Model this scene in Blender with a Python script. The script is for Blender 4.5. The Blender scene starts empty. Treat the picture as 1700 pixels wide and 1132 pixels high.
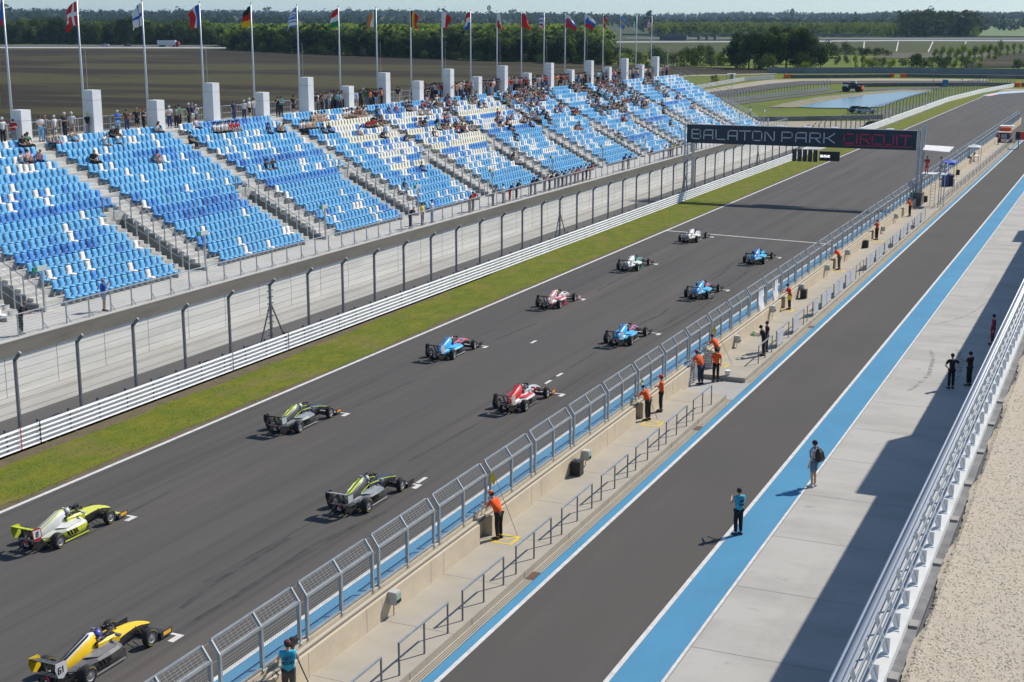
import bpy, bmesh, math, random
import numpy as np
from mathutils import Vector, Matrix
random.seed(7)
R = math.radians
SC = bpy.context.scene
COL = SC.collection
# ---------------------------------------------------------------- camera, world, sun, exposure
FPX, HC, CX, CY = 2300.0, 18.3, 850.0, 566.0        # focal length in photo pixels, eye height, principal point
_t = np.array([1901 - CX, -(46 - CY), -FPX]); _t /= np.linalg.norm(_t)      # direction of the straight
_p = math.atan2(CY - 46, FPX)
_up = np.array([0, math.cos(_p), math.sin(_p)])
_r = np.cross(_t, _up)
cam = bpy.data.cameras.new('camera'); camo = bpy.data.objects.new('camera', cam); COL.objects.link(camo)
camo.matrix_world = Matrix(((_r[0], _r[1], _r[2], 0), (_t[0], _t[1], _t[2], 0), (_up[0], _up[1], _up[2], HC), (0, 0, 0, 1)))
cam.sensor_width = 36; cam.lens = 36 * FPX / 1700; cam.clip_start = 0.5; cam.clip_end = 30000
SC.camera = camo
W = bpy.data.worlds.new('World'); SC.world = W; W.use_nodes = True
wn = W.node_tree; bg = wn.nodes['Background']
sky = wn.nodes.new('ShaderNodeTexSky'); sky.sky_type = 'NISHITA'; sky.sun_disc = False
SUN_EL, SUN_AZ = R(44), math.atan2(0.54, 0.88)       # azimuth measured from +Y towards +X
sky.sun_elevation = SUN_EL; sky.sun_rotation = SUN_AZ
sky.air_density = 1.0; sky.dust_density = 0.35; sky.ozone_density = 1.6
tint = wn.nodes.new('ShaderNodeMix'); tint.data_type = 'RGBA'; tint.blend_type = 'MULTIPLY'; tint.inputs[0].default_value = 1; tc = wn.nodes.new('ShaderNodeTexCoord'); sx_ = wn.nodes.new('ShaderNodeSeparateXYZ'); mr_ = wn.nodes.new('ShaderNodeMapRange'); mr_.inputs['From Max'].default_value = .3; tm_ = wn.nodes.new('ShaderNodeMix'); tm_.data_type = 'RGBA'; tm_.inputs[6].default_value = (.76, .94, 1.22, 1); tm_.inputs[7].default_value = (.90, .98, 1.06, 1)
wn.links.new(tc.outputs['Generated'], sx_.inputs[0]); wn.links.new(sx_.outputs[2], mr_.inputs['Value']); wn.links.new(mr_.outputs[0], tm_.inputs[0]); wn.links.new(tm_.outputs[2], tint.inputs[7])
wn.links.new(sky.outputs[0], tint.inputs[6]); wn.links.new(tint.outputs[2], bg.inputs[0]); bg.inputs[1].default_value = 0.094
sl = bpy.data.lights.new('sun', 'SUN'); sl.energy = 4.0; sl.angle = R(0.53); sl.color = (1.0, 0.93, 0.82)
so = bpy.data.objects.new('sun', sl); COL.objects.link(so)
_sd = Vector((math.sin(SUN_AZ) * math.cos(SUN_EL), math.cos(SUN_AZ) * math.cos(SUN_EL), math.sin(SUN_EL)))
so.rotation_euler = _sd.to_track_quat('Z', 'Y').to_euler(); so.location = (0, 0, 60)
SC.view_settings.view_transform = 'Standard'; SC.view_settings.look = 'None'; SC.view_settings.gamma = 1
SC.view_settings.exposure = 0.30
SC.render.engine = 'CYCLES'
SC.cycles.max_bounces = 5; SC.cycles.diffuse_bounces = 2; SC.cycles.glossy_bounces = 2
SC.cycles.transparent_max_bounces = 12; SC.cycles.volume_bounces = 0

# ---------------------------------------------------------------- terrain and photo measuring
TP = [(0, 0), (460, 0), (973, 4.3), (1300, 6.4), (2000, 9), (3000, 20), (4500, 45), (6500, 68), (9000, 95), (30000, 95)]
TPX = [a for a, b in TP]; TPY = [b for a, b in TP]
def T(x, y):
    d = math.hypot(x, y)
    z = float(np.interp(d, TPX, TPY))
    if d > 1800:
        a = math.atan2(x, y)
        z += min(1, (d - 1800) / 2500) * (7 * math.sin(a * 9 + 1) + 5 * math.sin(a * 23 + d * .0011) + 3 * math.sin(a * 51 + 2))
    return z
def ray(u, v):
    d = np.array([u - CX, -(v - CY), -FPX]); d = d / np.linalg.norm(d)
    return np.array([d @ _r, d @ _t, d @ _up])
def G(u, v, z=0.0):                                  # photo pixel -> point at height z
    d = ray(u, v); s = (z - HC) / d[2]; return Vector((d[0] * s, d[1] * s, z))
def GX(u, v, x):                                     # photo pixel -> point on the plane X = x
    d = ray(u, v); s = x / d[0]; return Vector((x, d[1] * s, HC + d[2] * s))
def GT(u, v, off=0.0):                               # photo pixel -> point on the terrain
    d = ray(u, v); s0 = 20.0; s = s0
    while s < 12000:
        if HC + d[2] * s < T(d[0] * s, d[1] * s): break
        s0 = s; s *= 1.03
    for _ in range(18):
        m = (s0 + s) / 2
        if HC + d[2] * m < T(d[0] * m, d[1] * m): s = m
        else: s0 = m
    return Vector((d[0] * s, d[1] * s, T(d[0] * s, d[1] * s) + off))

# ---------------------------------------------------------------- materials
MATS = {}
def mat(name, col, rough=0.8, metal=0.0, var=0.0, scale=1.0, col2=None, bump=0.0, bscale=None, spec=None, emit=None, objvar=0.0):
    if name in MATS: return MATS[name]
    m = bpy.data.materials.new(name); m.use_nodes = True; n = m.node_tree.nodes; l = m.node_tree.links
    b = n['Principled BSDF']; b.inputs['Roughness'].default_value = rough; b.inputs['Metallic'].default_value = metal
    c4 = (*col, 1); b.inputs['Base Color'].default_value = c4
    if spec is not None: b.inputs['Specular IOR Level'].default_value = spec
    src = None
    if var or col2 or bump:
        g = n.new('ShaderNodeNewGeometry')
    if var or col2:
        t = n.new('ShaderNodeTexNoise'); t.inputs['Scale'].default_value = scale; t.inputs['Detail'].default_value = 6
        t.inputs['Roughness'].default_value = 0.62
        l.new(g.outputs['Position'], t.inputs['Vector'])
        r_ = n.new('ShaderNodeValToRGB'); r_.color_ramp.elements[0].position = 0.36; r_.color_ramp.elements[1].position = 0.64
        c0 = c4 if col2 else tuple(max(0, x * (1 - var)) for x in col) + (1,)
        c1 = (*col2, 1) if col2 else tuple(min(1, x * (1 + var)) for x in col) + (1,)
        r_.color_ramp.elements[0].color = c0; r_.color_ramp.elements[1].color = c1
        l.new(t.outputs['Fac'], r_.inputs['Fac']); src = r_.outputs['Color']
    if objvar:
        oi = n.new('ShaderNodeObjectInfo'); mr = n.new('ShaderNodeMapRange')
        mr.inputs['To Min'].default_value = 1 - objvar; mr.inputs['To Max'].default_value = 1 + objvar
        l.new(oi.outputs['Random'], mr.inputs['Value'])
        mm = n.new('ShaderNodeVectorMath'); mm.operation = 'SCALE'
        if src: l.new(src, mm.inputs[0])
        else: mm.inputs[0].default_value = col
        l.new(mr.outputs[0], mm.inputs['Scale']); src = mm.outputs[0]
    if src: l.new(src, b.inputs['Base Color'])
    if bump:
        t2 = n.new('ShaderNodeTexNoise'); t2.inputs['Scale'].default_value = bscale or scale * 4; t2.inputs['Detail'].default_value = 4
        l.new(g.outputs['Position'], t2.inputs['Vector'])
        bp = n.new('ShaderNodeBump'); bp.inputs['Strength'].default_value = 1; bp.inputs['Distance'].default_value = bump
        l.new(t2.outputs['Fac'], bp.inputs['Height']); l.new(bp.outputs[0], b.inputs['Normal'])
    if emit:
        b.inputs['Emission Color'].default_value = (*emit[:3], 1); b.inputs['Emission Strength'].default_value = emit[3]
    MATS[name] = m; return m
def layered(name, base, layers, rough=0.85, bump=0.0, bscale=8.0):
    """base colour and noise layers: (scale vector, low, high, colour, strength)"""
    m = bpy.data.materials.new(name); m.use_nodes = True; n = m.node_tree.nodes; l = m.node_tree.links
    b = n['Principled BSDF']; b.inputs['Roughness'].default_value = rough; b.inputs['Specular IOR Level'].default_value = .12
    g = n.new('ShaderNodeNewGeometry'); cur = None
    for (sv, lo, hi, c, st) in layers:
        mp = n.new('ShaderNodeMapping'); mp.inputs['Scale'].default_value = sv; l.new(g.outputs['Position'], mp.inputs['Vector'])
        t = n.new('ShaderNodeTexNoise'); t.inputs['Scale'].default_value = 1; t.inputs['Detail'].default_value = 5; t.inputs['Roughness'].default_value = 0.6
        l.new(mp.outputs[0], t.inputs['Vector'])
        mr = n.new('ShaderNodeMapRange'); mr.inputs['From Min'].default_value = lo; mr.inputs['From Max'].default_value = hi
        mr.inputs['To Max'].default_value = st; l.new(t.outputs['Fac'], mr.inputs['Value'])
        mx = n.new('ShaderNodeMix'); mx.data_type = 'RGBA'
        l.new(mr.outputs[0], mx.inputs[0])
        if cur: l.new(cur, mx.inputs[6])
        else: mx.inputs[6].default_value = (*base, 1)
        mx.inputs[7].default_value = (*c, 1); cur = mx.outputs[2]
    l.new(cur, b.inputs['Base Color'])
    if bump:
        t2 = n.new('ShaderNodeTexNoise'); t2.inputs['Scale'].default_value = bscale; t2.inputs['Detail'].default_value = 4
        l.new(g.outputs['Position'], t2.inputs['Vector'])
        bp = n.new('ShaderNodeBump'); bp.inputs['Strength'].default_value = 1; bp.inputs['Distance'].default_value = bump
        l.new(t2.outputs['Fac'], bp.inputs['Height']); l.new(bp.outputs[0], b.inputs['Normal'])
    MATS[name] = m; return m

# ---------------------------------------------------------------- mesh helpers
class MB:
    def __init__(s): s.v = []; s.f = []; s.m = []; s.mi = 0
    def add(s, vs, fs):
        o = len(s.v); s.v += [tuple(p) for p in vs]; s.f += [tuple(i + o for i in f) for f in fs]; s.m += [s.mi] * len(fs); return s
    def box(s, x0, x1, y0, y1, z0, z1):
        return s.add([(x0, y0, z0), (x1, y0, z0), (x1, y1, z0), (x0, y1, z0), (x0, y0, z1), (x1, y0, z1), (x1, y1, z1), (x0, y1, z1)],
                     [(0, 3, 2, 1), (4, 5, 6, 7), (0, 1, 5, 4), (1, 2, 6, 5), (2, 3, 7, 6), (3, 0, 4, 7)])
    def quad(s, a, b, c, d): return s.add([a, b, c, d], [(0, 1, 2, 3)])
    def tube(s, p, q, r, n=6, r2=None):
        p = Vector(p); q = Vector(q); d = (q - p)
        if d.length < 1e-6: return s
        a = d.normalized().orthogonal().normalized(); b = d.normalized().cross(a); r2 = r if r2 is None else r2
        vs = [p + a * r * math.cos(i * 2 * math.pi / n) + b * r * math.sin(i * 2 * math.pi / n) for i in range(n)]
        vs += [q + a * r2 * math.cos(i * 2 * math.pi / n) + b * r2 * math.sin(i * 2 * math.pi / n) for i in range(n)]
        return s.add(vs, [(i, (i + 1) % n, n + (i + 1) % n, n + i) for i in range(n)] + [tuple(range(n - 1, -1, -1)), tuple(range(n, 2 * n))])
    def path(s, pts, r, n=6):
        for a, b in zip(pts[:-1], pts[1:]): s.tube(a, b, r, n)
        return s
    def bar(s, p, q, w, h, up=(0, 0, 1)):            # rectangular section bar
        p = Vector(p); q = Vector(q); d = (q - p).normalized(); a = d.cross(Vector(up))
        if a.length < 1e-4: a = d.cross(Vector((1, 0, 0)))
        a.normalize(); b = a.cross(d); a *= w / 2; b *= h / 2
        return s.add([p - a - b, p + a - b, p + a + b, p - a + b, q - a - b, q + a - b, q + a + b, q - a + b],
                     [(0, 3, 2, 1), (4, 5, 6, 7), (0, 1, 5, 4), (1, 2, 6, 5), (2, 3, 7, 6), (3, 0, 4, 7)])
    def prism(s, poly, y0, y1):                      # (x, z) outline extruded along y
        n = len(poly); vs = [(x, y0, z) for x, z in poly] + [(x, y1, z) for x, z in poly]
        return s.add(vs, [(i, i + n, (i + 1) % n + n, (i + 1) % n) for i in range(n)] + [tuple(range(n)), tuple(range(2 * n - 1, n - 1, -1))])
    def sheet(s, poly, z):                            # flat polygon
        return s.add([(x, y, z) for x, y in poly], [tuple(range(len(poly)))])
    def loft(s, rings, caps=True):
        n = len(rings[0]); vs = [p for r in rings for p in r]; fs = []
        for k in range(len(rings) - 1):
            for i in range(n):
                fs.append((k * n + i, k * n + (i + 1) % n, (k + 1) * n + (i + 1) % n, (k + 1) * n + i))
        if caps: fs += [tuple(range(n - 1, -1, -1)), tuple(range((len(rings) - 1) * n, len(rings) * n))]
        return s.add(vs, fs)
    def ball(s, c, rx, ry, rz, nu=10, nv=7):
        vs = []; fs = []
        for j in range(1, nv):
            t = math.pi * j / nv
            for i in range(nu):
                a = 2 * math.pi * i / nu; vs.append((c[0] + rx * math.sin(t) * math.cos(a), c[1] + ry * math.sin(t) * math.sin(a), c[2] + rz * math.cos(t)))
        for j in range(nv - 2):
            for i in range(nu): fs.append((j * nu + i, (j + 1) * nu + i, (j + 1) * nu + (i + 1) % nu, j * nu + (i + 1) % nu))
        vs += [(c[0], c[1], c[2] + rz), (c[0], c[1], c[2] - rz)]; a = len(vs) - 2
        for i in range(nu): fs.append((i, (i + 1) % nu, a)); fs.append(((nv - 2) * nu + i, a + 1, (nv - 2) * nu + (i + 1) % nu))
        return s.add(vs, fs)
    def mesh(s, name, mats, smooth=False):
        me = bpy.data.meshes.new(name); me.from_pydata(s.v, [], s.f)
        for m in (mats if isinstance(mats, (list, tuple)) else [mats]): me.materials.append(m)
        if any(s.m): me.polygons.foreach_set('material_index', s.m)
        if smooth: me.polygons.foreach_set('use_smooth', [True] * len(me.polygons))
        me.update(); return me
    def build(s, name, mats, parent=None, loc=None, rot=None, smooth=False):
        return link(name, s.mesh(name, mats, smooth), parent, loc, rot)
def link(name, me, parent=None, loc=None, rot=None):
    o = bpy.data.objects.new(name, me); COL.objects.link(o)
    if parent is not None: o.parent = parent
    if loc is not None: o.location = loc
    if rot is not None: o.rotation_euler = rot
    return o
def empty(name, loc=(0, 0, 0), rz=0.0):
    o = bpy.data.objects.new(name, None); COL.objects.link(o); o.location = loc; o.rotation_euler = (0, 0, rz); o.empty_display_size = .2; return o
def tag(o, label=None, cat=None, group=None, kind=None):
    if label: o['label'] = label
    if cat: o['category'] = cat
    if group: o['group'] = group
    if kind: o['kind'] = kind
    return o
def struct(o): o['kind'] = 'structure'; return o
def copytree(o, parent=None):
    c = o.copy(); COL.objects.link(c)
    if parent is not None: c.parent = parent
    for ch in o.children: copytree(ch, c)
    return c
ORD = ['zeroth', 'first', 'second', 'third', 'fourth', 'fifth', 'sixth', 'seventh', 'eighth', 'ninth', 'tenth', 'eleventh', 'twelfth', 'thirteenth',
       'fourteenth', 'fifteenth', 'sixteenth', 'seventeenth', 'eighteenth', 'nineteenth', 'twentieth']
def nth(k):
    if k <= 20: return ORD[k]
    suf = 'th' if 10 <= k % 100 <= 20 else {1: 'st', 2: 'nd', 3: 'rd'}.get(k % 10, 'th')
    return '%d%s' % (k, suf)
def patch(name, top, bot, m, off=0.05, nu=30, nv=4):
    """ground sheet between two outlines seen in the photo, draped on the terrain"""
    tu = [p[0] for p in top]; tv = [p[1] for p in top]; bu = [p[0] for p in bot]; bv = [p[1] for p in bot]
    vs = []; fs = []
    for i in range(nu + 1):
        f = i / nu; ut = tu[0] + (tu[-1] - tu[0]) * f; ub = bu[0] + (bu[-1] - bu[0]) * f
        a = GT(ut, float(np.interp(ut, tu, tv))); b = GT(ub, float(np.interp(ub, bu, bv)))
        for j in range(nv + 1):
            p = a.lerp(b, j / nv); vs.append((p.x, p.y, T(p.x, p.y) + off))
    for i in range(nu):
        for j in range(nv): k = i * (nv + 1) + j; fs.append((k, k + 1, k + nv + 2, k + nv + 1))
    return struct(MB().add(vs, fs).build(name, m))
# ---------------------------------------------------------------- materials of the setting
M = {}
M['track'] = layered('track asphalt', (.102, .096, .089), [((.9, .035, 1), .45, .7, (.068, .065, .063), .75), ((.25, .02, 1), .5, .62, (.12, .108, .098), .8), ((1.6, .004, 1), .5, .68, (.055, .052, .05), .65),
                     ((.05, .05, 1), .4, .65, (.092, .086, .083), .6), ((30, 30, 1), .35, .7, (.125, .122, .118), .3)], .88, .004, 60)
M['pitlane'] = layered('pit lane asphalt', (.096, .09, .083), [((.8, .05, 1), .5, .75, (.115, .107, .1), .6), ((.12, .12, 1), .45, .7, (.082, .078, .076), .6),
                       ((30, 30, 1), .35, .7, (.135, .13, .125), .3)], .88, .004, 60)
M['oldasphalt'] = layered('service asphalt', (.125, .118, .11), [((.5, .1, 1), .4, .65, (.1, .095, .09), .7), ((12, 12, 1), .35, .7, (.15, .145, .14), .4)], .9, .004, 40)
M['concrete'] = layered('sunlit concrete', (.40, .395, .38), [((.35, .2, .5), .42, .66, (.34, .33, .31), .8), ((3, 3, 3), .5, .75, (.45, .44, .42), .5),
                        ((14, 14, 14), .55, .8, (.29, .28, .26), .35)], .85, .003, 25)
M['apron'] = layered('apron concrete', (.43, .39, .325), [((.5, .8, .8), .4, .65, (.37, .34, .285), .8), ((2.5, 6, 3), .55, .75, (.42, .40, .36), .6), ((14, 14, 14), .55, .8, (.25, .235, .2), .3)], .88, .003, 25)
M['wallcon'] = layered('pit wall concrete', (.62, .54, .41), [((.6, .8, 1.2), .4, .66, (.52, .45, .35), .7), ((5, 5, 9), .6, .8, (.30, .26, .2), .5)], .88, .002, 25)
M['paddock'] = layered('paddock concrete', (.45, .44, .41), [((.18, .5, 1), .42, .64, (.36, .35, .325), .8), ((.6, .25, 1), .52, .72, (.47, .455, .43), .6), ((4, 2, 1), .62, .8, (.31, .3, .28), .6), ((1.1, 1.3, 1), .64, .72, (.27, .26, .24), .55), ((.5, .08, 1), .58, .7, (.36, .34, .31), .5)], .8, .002, 20)
M['stand'] = layered('grandstand concrete', (.5, .49, .46), [((.6, .35, 1), .42, .66, (.42, .41, .385), .8), ((6, 6, 6), .55, .8, (.36, .355, .34), .5)], .88, .003, 20)
M['wallpale'] = layered('pale wall concrete', (.74, .73, .69), [((.4, .12, 1.5), .42, .62, (.6, .59, .54), .8), ((.3, .5, .2), .55, .75, (.8, .78, .7), .5)], .88, .003, 14)
M['strip'] = layered('strip concrete', (.44, .43, .40), [((.5, .15, 1), .42, .62, (.37, .36, .33), .8), ((8, 8, 8), .55, .8, (.5, .49, .45), .5)], .88, .003, 14)
M['beam'] = layered('weathered beam', (.19, .18, .155), [((.5, .3, 2), .4, .66, (.14, .132, .115), .8)], .9, .003, 14)
M['white'] = mat('white paint', (.74, .74, .72), .6, var=.1, scale=1.2)
M['linewhite'] = mat('worn line paint', (.62, .61, .59), .7, var=.14, scale=2.5)
M['blue'] = layered('blue paint', (.085, .275, .45), [((.5, .3, 1), .42, .65, (.078, .24, .39), .8), ((.25, .06, 1), .52, .7, (.1, .3, .46), .7), ((2.5, .8, 1), .62, .8, (.085, .19, .3), .5), ((9, 5, 1), .64, .8, (.07, .17, .28), .4)], .65)
M['yellow'] = mat('yellow paint', (.75, .52, .03), .6, var=.15, scale=6)
M['grass'] = layered('verge grass', (.105, .14, .013), [((.9, .5, 1), .4, .64, (.19, .18, .018), .9), ((3.2, 2.4, 1), .45, .7, (.085, .12, .018), .8), ((9, 7, 1), .5, .7, (.22, .23, .06), .7), ((.5, .25, 1), .54, .68, (.2, .155, .06), .75)], .95, .02, 14)
M['soil'] = layered('verge soil', (.16, .125, .085), [((1.5, 1.2, 1), .42, .66, (.1, .1, .05), .8), ((9, 9, 1), .5, .75, (.2, .165, .12), .6)], .97, .02, 20)
M['field'] = layered('ploughed field', (.034, .026, .019), [((.009, .07, 1), .5, .66, (.072, .064, .024), .6), ((.0035, .016, 1), .5, .58, (.082, .076, .03), .75), ((.25, .5, 1), .5, .75, (.026, .022, .019), .7), ((1.3, 1.7, 1), .66, .74, (.17, .15, .11), .6)], .97, .12, .6)
M['meadow'] = layered('meadow', (.13, .165, .022), [((.02, .03, 1), .42, .64, (.1, .13, .022), .8), ((.15, .2, 1), .5, .7, (.17, .175, .035), .5)], .97)
M['farland'] = layered('far land', (.06, .075, .03), [((.004, .006, 1), .42, .62, (.095, .1, .045), .8), ((.001, .002, 1), .45, .6, (.045, .06, .028), .7)], .97)
M['sand'] = layered('sand', (.37, .33, .25), [((.1, .1, 1), .42, .66, (.3, .27, .2), .8)], .95)
M['embank'] = layered('embankment grass', (.075, .085, .028), [((.01, .01, 1), .4, .62, (.06, .066, .026), .8)], .97)
M['steel'] = mat('galvanised steel', (.42, .44, .46), .45, .55, var=.12, scale=3)
M['darksteel'] = mat('dull steel', (.17, .18, .2), .55, .4, var=.15, scale=3)
M['armco'] = mat('guardrail steel', (.8, .81, .81), .45, .1, var=.06, scale=.7)
M['black'] = mat('black', (.018, .018, .02), .6)
M['rubber'] = mat('rubber', (.022, .022, .023), .8)
M['gravel'] = layered('roof gravel', (.5, .445, .355), [((34, 34, 34), .45, .62, (.38, .32, .24), .6), ((70, 70, 70), .45, .6, (.58, .5, .39), .7), ((7, 7, 1), .45, .65, (.36, .3, .23), .5), ((.6, .6, 1), .42, .66, (.46, .4, .33), .5), ((2.2, 3.5, 1), .66, .74, (.24, .2, .16), .7)], .95, .006, 45)

# ---------------------------------------------------------------- ground, roads, markings
rs = [0, 40, 100, 250, 460] + list(np.linspace(520, 973, 9)) + list(np.linspace(1060, 3000, 24)) + list(np.linspace(3150, 9000, 36)) + [11000, 15000]
NA = 288
gv = []; gf = []
for i, r_ in enumerate(rs):
    for k in range(NA):
        a = 2 * math.pi * k / NA; x = r_ * math.sin(a); y = r_ * math.cos(a); gv.append((x, y, T(x, y) - .06))
for i in range(len(rs) - 1):
    for k in range(NA): gf.append((i * NA + k, i * NA + (k + 1) % NA, (i + 1) * NA + (k + 1) % NA, (i + 1) * NA + k))
g = MB(); g.v = gv; g.f = gf; g.m = [0 if i // NA < 12 else 1 for i in range(len(gf))]
struct(g.build('ground', [M['meadow'], M['farland']], smooth=True))
def rect(name, x0, x1, y0, y1, z, m, ny=1):
    return struct(MB().quad((x0, y0, z), (x1, y0, z), (x1, y1, z), (x0, y1, z)).build(name, m))
YA, YB = -30, 292
rect('service_road', -48.1, -43.7, YA, 232, 0, M['oldasphalt'])
rect('concrete_strip', -51.2, -48.1, YA, 232, .004, M['strip'])
struct(MB().box(-50.2, -50.02, YA, 232, .004, .06).build('drain_line', M['concrete']))
rect('verge_soil', -44.2, -38.8, YA, 400, 0, M['soil'])
rng = random.Random(3)
def wavy(x, amp, y0, y1, st, seed):
    r2 = random.Random(seed); out = []; y = y0; a = 0
    while y <= y1:
        a = a * .75 + r2.uniform(-amp, amp); out.append((x + a, y)); y += st
    return out
lft = [(min(x + 1.15 * max(0, 1 - max(0, y - 62) / 40), -42.2), y) for x, y in wavy(-43.98, .1, 0, 400, .8, 5)]
rgt = [(min(x, -38.93), y) for x, y in wavy(-39.25, .1, 0, 400, .8, 6)]
gb = MB(); nl = min(len(lft), len(rgt))
gb.add([(x, y, .012) for x, y in lft[:nl]] + [(x, y, .012) for x, y in rgt[:nl]], [(i, nl + i, nl + i + 1, i + 1) for i in range(nl - 1)])
struct(gb.build('grass_verge', M['grass']))
tb = MB(); r3 = random.Random(11)
for i in range(9000):
    y = 20 + 170 * r3.random() ** 1.6; x = r3.uniform(-43.9, -38.95)
    if x < -43.3 + (.9 if y < 62 else 0) and r3.random() < .7: continue
    for k in range(2):
        a = r3.uniform(0, 6.28); h = r3.uniform(.02, .05); w = r3.uniform(.015, .035)
        tb.add([(x + w * math.cos(a), y + w * math.sin(a), .01), (x - w * math.cos(a), y - w * math.sin(a), .01),
                (x + r3.uniform(-.06, .06), y + r3.uniform(-.06, .06), h)], [(0, 1, 2)])
tag(tb.build('grass_tufts', mat('grass blades', (.2, .24, .03), .9, var=.4, scale=.8)), 'yellow green grass tufts on the strip between guardrail and track', kind='stuff')
trk = MB().sheet([(-38.9, YA), (-20.9, YA), (-20.9, YB), (60, YB + 20), (60, 480), (0, 470), (-31, 436), (-36, 417), (-38.9, 400)], .004)
struct(trk.build('race_track', M['track']))
sm = MB()
for x in (-35.0, -31.05, -27.2): sm.quad((x, YA, .0065), (x + .03, YA, .0065), (x + .03, YB, .0065), (x, YB, .0065))
struct(sm.build('paving_seams', mat('seam', (.062, .058, .056), .9)))
rect('track_edge_line', -38.88, -38.68, YA, 404, .010, M['linewhite'])
rect('track_right_line', -22.86, -22.70, YA, YB, .010, M['linewhite'])
rect('blue_track_strip', -22.70, -20.95, YA, YB, .009, M['blue'])
mk = MB()
mk.quad((-38.68, 121.85, .012), (-22.86, 119.75, .012), (-22.86, 120.0, .012), (-38.68, 122.12, .012))
LY = [40.08 + 15.97 * k for k in range(6)]; RY = [32.1 + 15.8 * k for k in range(6)]
for xc, ys in ((-34.85, LY + [y for y in (24.1,)]), (-26.65, RY + [16.2])):
    for y in ys:
        mk.quad((xc - 1.25, y - .06, .012), (xc + 1.25, y - .06, .012), (xc + 1.25, y + .06, .012), (xc - 1.25, y + .06, .012))
        mk.quad((xc + 1.03, y - .5, .013), (xc + 1.25, y - .5, .013), (xc + 1.25, y - .05, .013), (xc + 1.03, y - .05, .013))
        mk.quad((xc - 1.25, y - .3, .013), (xc - 1.05, y - .3, .013), (xc - 1.05, y - .05, .013), (xc - 1.25, y - .05, .013))
for (u, v) in ((885, 567.5), (909, 634), (928, 622), (699, 797)):
    p = G(u, v); mk.quad((p.x - .05, p.y - .4, .012), (p.x + .12, p.y - .4, .012), (p.x + .12, p.y + .4, .012), (p.x - .05, p.y + .4, .012))
struct(mk.build('grid_markings', M['linewhite']))
def ribbon(name, pts, w, z, m):
    b = MB(); P = [G(*p) for p in pts]; vs = []
    for i, p in enumerate(P):
        d = (P[min(i + 1, len(P) - 1)] - P[max(i - 1, 0)]).normalized(); nrm = Vector((-d.y, d.x, 0)) * w / 2
        vs += [(p.x - nrm.x, p.y - nrm.y, z), (p.x + nrm.x, p.y + nrm.y, z)]
    b.add(vs, [(2 * i, 2 * i + 1, 2 * i + 3, 2 * i + 2) for i in range(len(P) - 1)])
    return b, name, m
skid = layered('tyre rubber mark', (.06, .058, .058), [((2, 1, 1), .4, .6, (.085, .083, .085), 1)], .8)
b0 = MB()
for pts in ([(1217, 437), (1208, 446), (1197, 456), (1184, 464)], [(1244, 444), (1236, 456), (1222, 466), (1204, 477)], [(1110, 512), (1095, 524), (1072, 533), (1050, 545)],
            [(1180, 500), (1150, 522), (1110, 545), (1070, 560)], [(300, 1010), (360, 965), (420, 930), (480, 893)], [(290, 1050), (400, 985), (520, 905), (640, 850)]):
    bb, _, _ = ribbon('', pts, .2, .008, None); b0.add(bb.v, bb.f)
struct(b0.build('skid_marks', skid))
lm = MB(); r5 = random.Random(31)
for xc, ys in ((-34.85, LY), (-26.65, RY)):
    for y in ys:
        for sx in (-.76, .76):
            L_ = r5.uniform(5, 13); y0_ = y - 5 + r5.uniform(0, 9.5); xx_ = xc + sx + r5.uniform(-.15, .15); dx_ = r5.uniform(-.5, .5); w_ = r5.uniform(.07, .12)
            lm.quad((xx_ - w_, y0_, .0072), (xx_ + w_, y0_, .0072), (xx_ + w_ * .6 + dx_, y0_ + L_, .0072), (xx_ - w_ * .6 + dx_, y0_ + L_, .0072))
struct(lm.build('rubber_lines', layered('faint rubber', (.07, .067, .064), [((3, .5, 1), .42, .62, (.095, .09, .085), 1)], .85)))
# pit side
rect('drain_strip', -17.62, -17.28, YA, YB, .004, M['apron'])
dl = MB(); 
for x in (-17.55, -17.47, -17.39): dl.quad((x, YA, .008), (x + .03, YA, .008), (x + .03, YB, .008), (x, YB, .008))
struct(dl.build('drain_slots', mat('slot shadow', (.12, .11, .09), .9)))
rect('blue_pit_strip', -17.28, -16.95, YA, YB, .008, M['blue'])
rect('pit_exit', -21.0, -17.3, YB - 55, YB + 40, .003, M['pitlane'])
rect('pit_lane', -17.3, -12.5, YA, YB + 25, .004, M['pitlane'])
rect('pit_lane_line_left', -16.95, -16.80, YA, YB, .010, M['linewhite'])
rect('pit_lane_line_right', -12.52, -12.37, YA, YB, .010, M['linewhite'])
rect('blue_pit_band', -12.36, -11.0, YA, YB, .009, M['blue'])
rect('blue_band_edge', -11.0, -10.9, YA, YB, .010, M['linewhite'])
rect('paddock', -12.5, 4, YA, YB + 25, .004, M['paddock'])
jt = MB()
for k in range(0, 60):
    y = 12 + 5.15 * k; jt.quad((-10.9, y, .008), (-3.4, y, .008), (-3.4, y + .022, .008), (-10.9, y + .022, .008))
jt.quad((-10.9, YA, .0082), (-10.87, YA, .0082), (-10.87, YB, .0082), (-10.9, YB, .0082))
struct(jt.build('slab_joints', mat('joint', (.2, .19, .18), .9)))
rub = layered('dark rubber', (.2, .198, .19), [((3, 3, 1), .42, .55, (.4, .39, .37), 1)], .8)
b0 = MB()
c4_ = lambda x, y: (1275 + x / 4, 566 + y / 4)
for pts, w in (([c4_(1085, 60), c4_(1095, 130), c4_(1070, 220), c4_(1010, 280), c4_(935, 330)], .22), ([c4_(1265, 60), c4_(1285, 130), c4_(1268, 230), c4_(1180, 310)], .26),
               ([(1552, 539), (1600, 526), (1622, 514), (1636, 503)], .1)):
    bb, _, _ = ribbon('', pts, w, .009, None); b0.add(bb.v, bb.f)
struct(b0.build('tyre_marks', rub))
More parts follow.
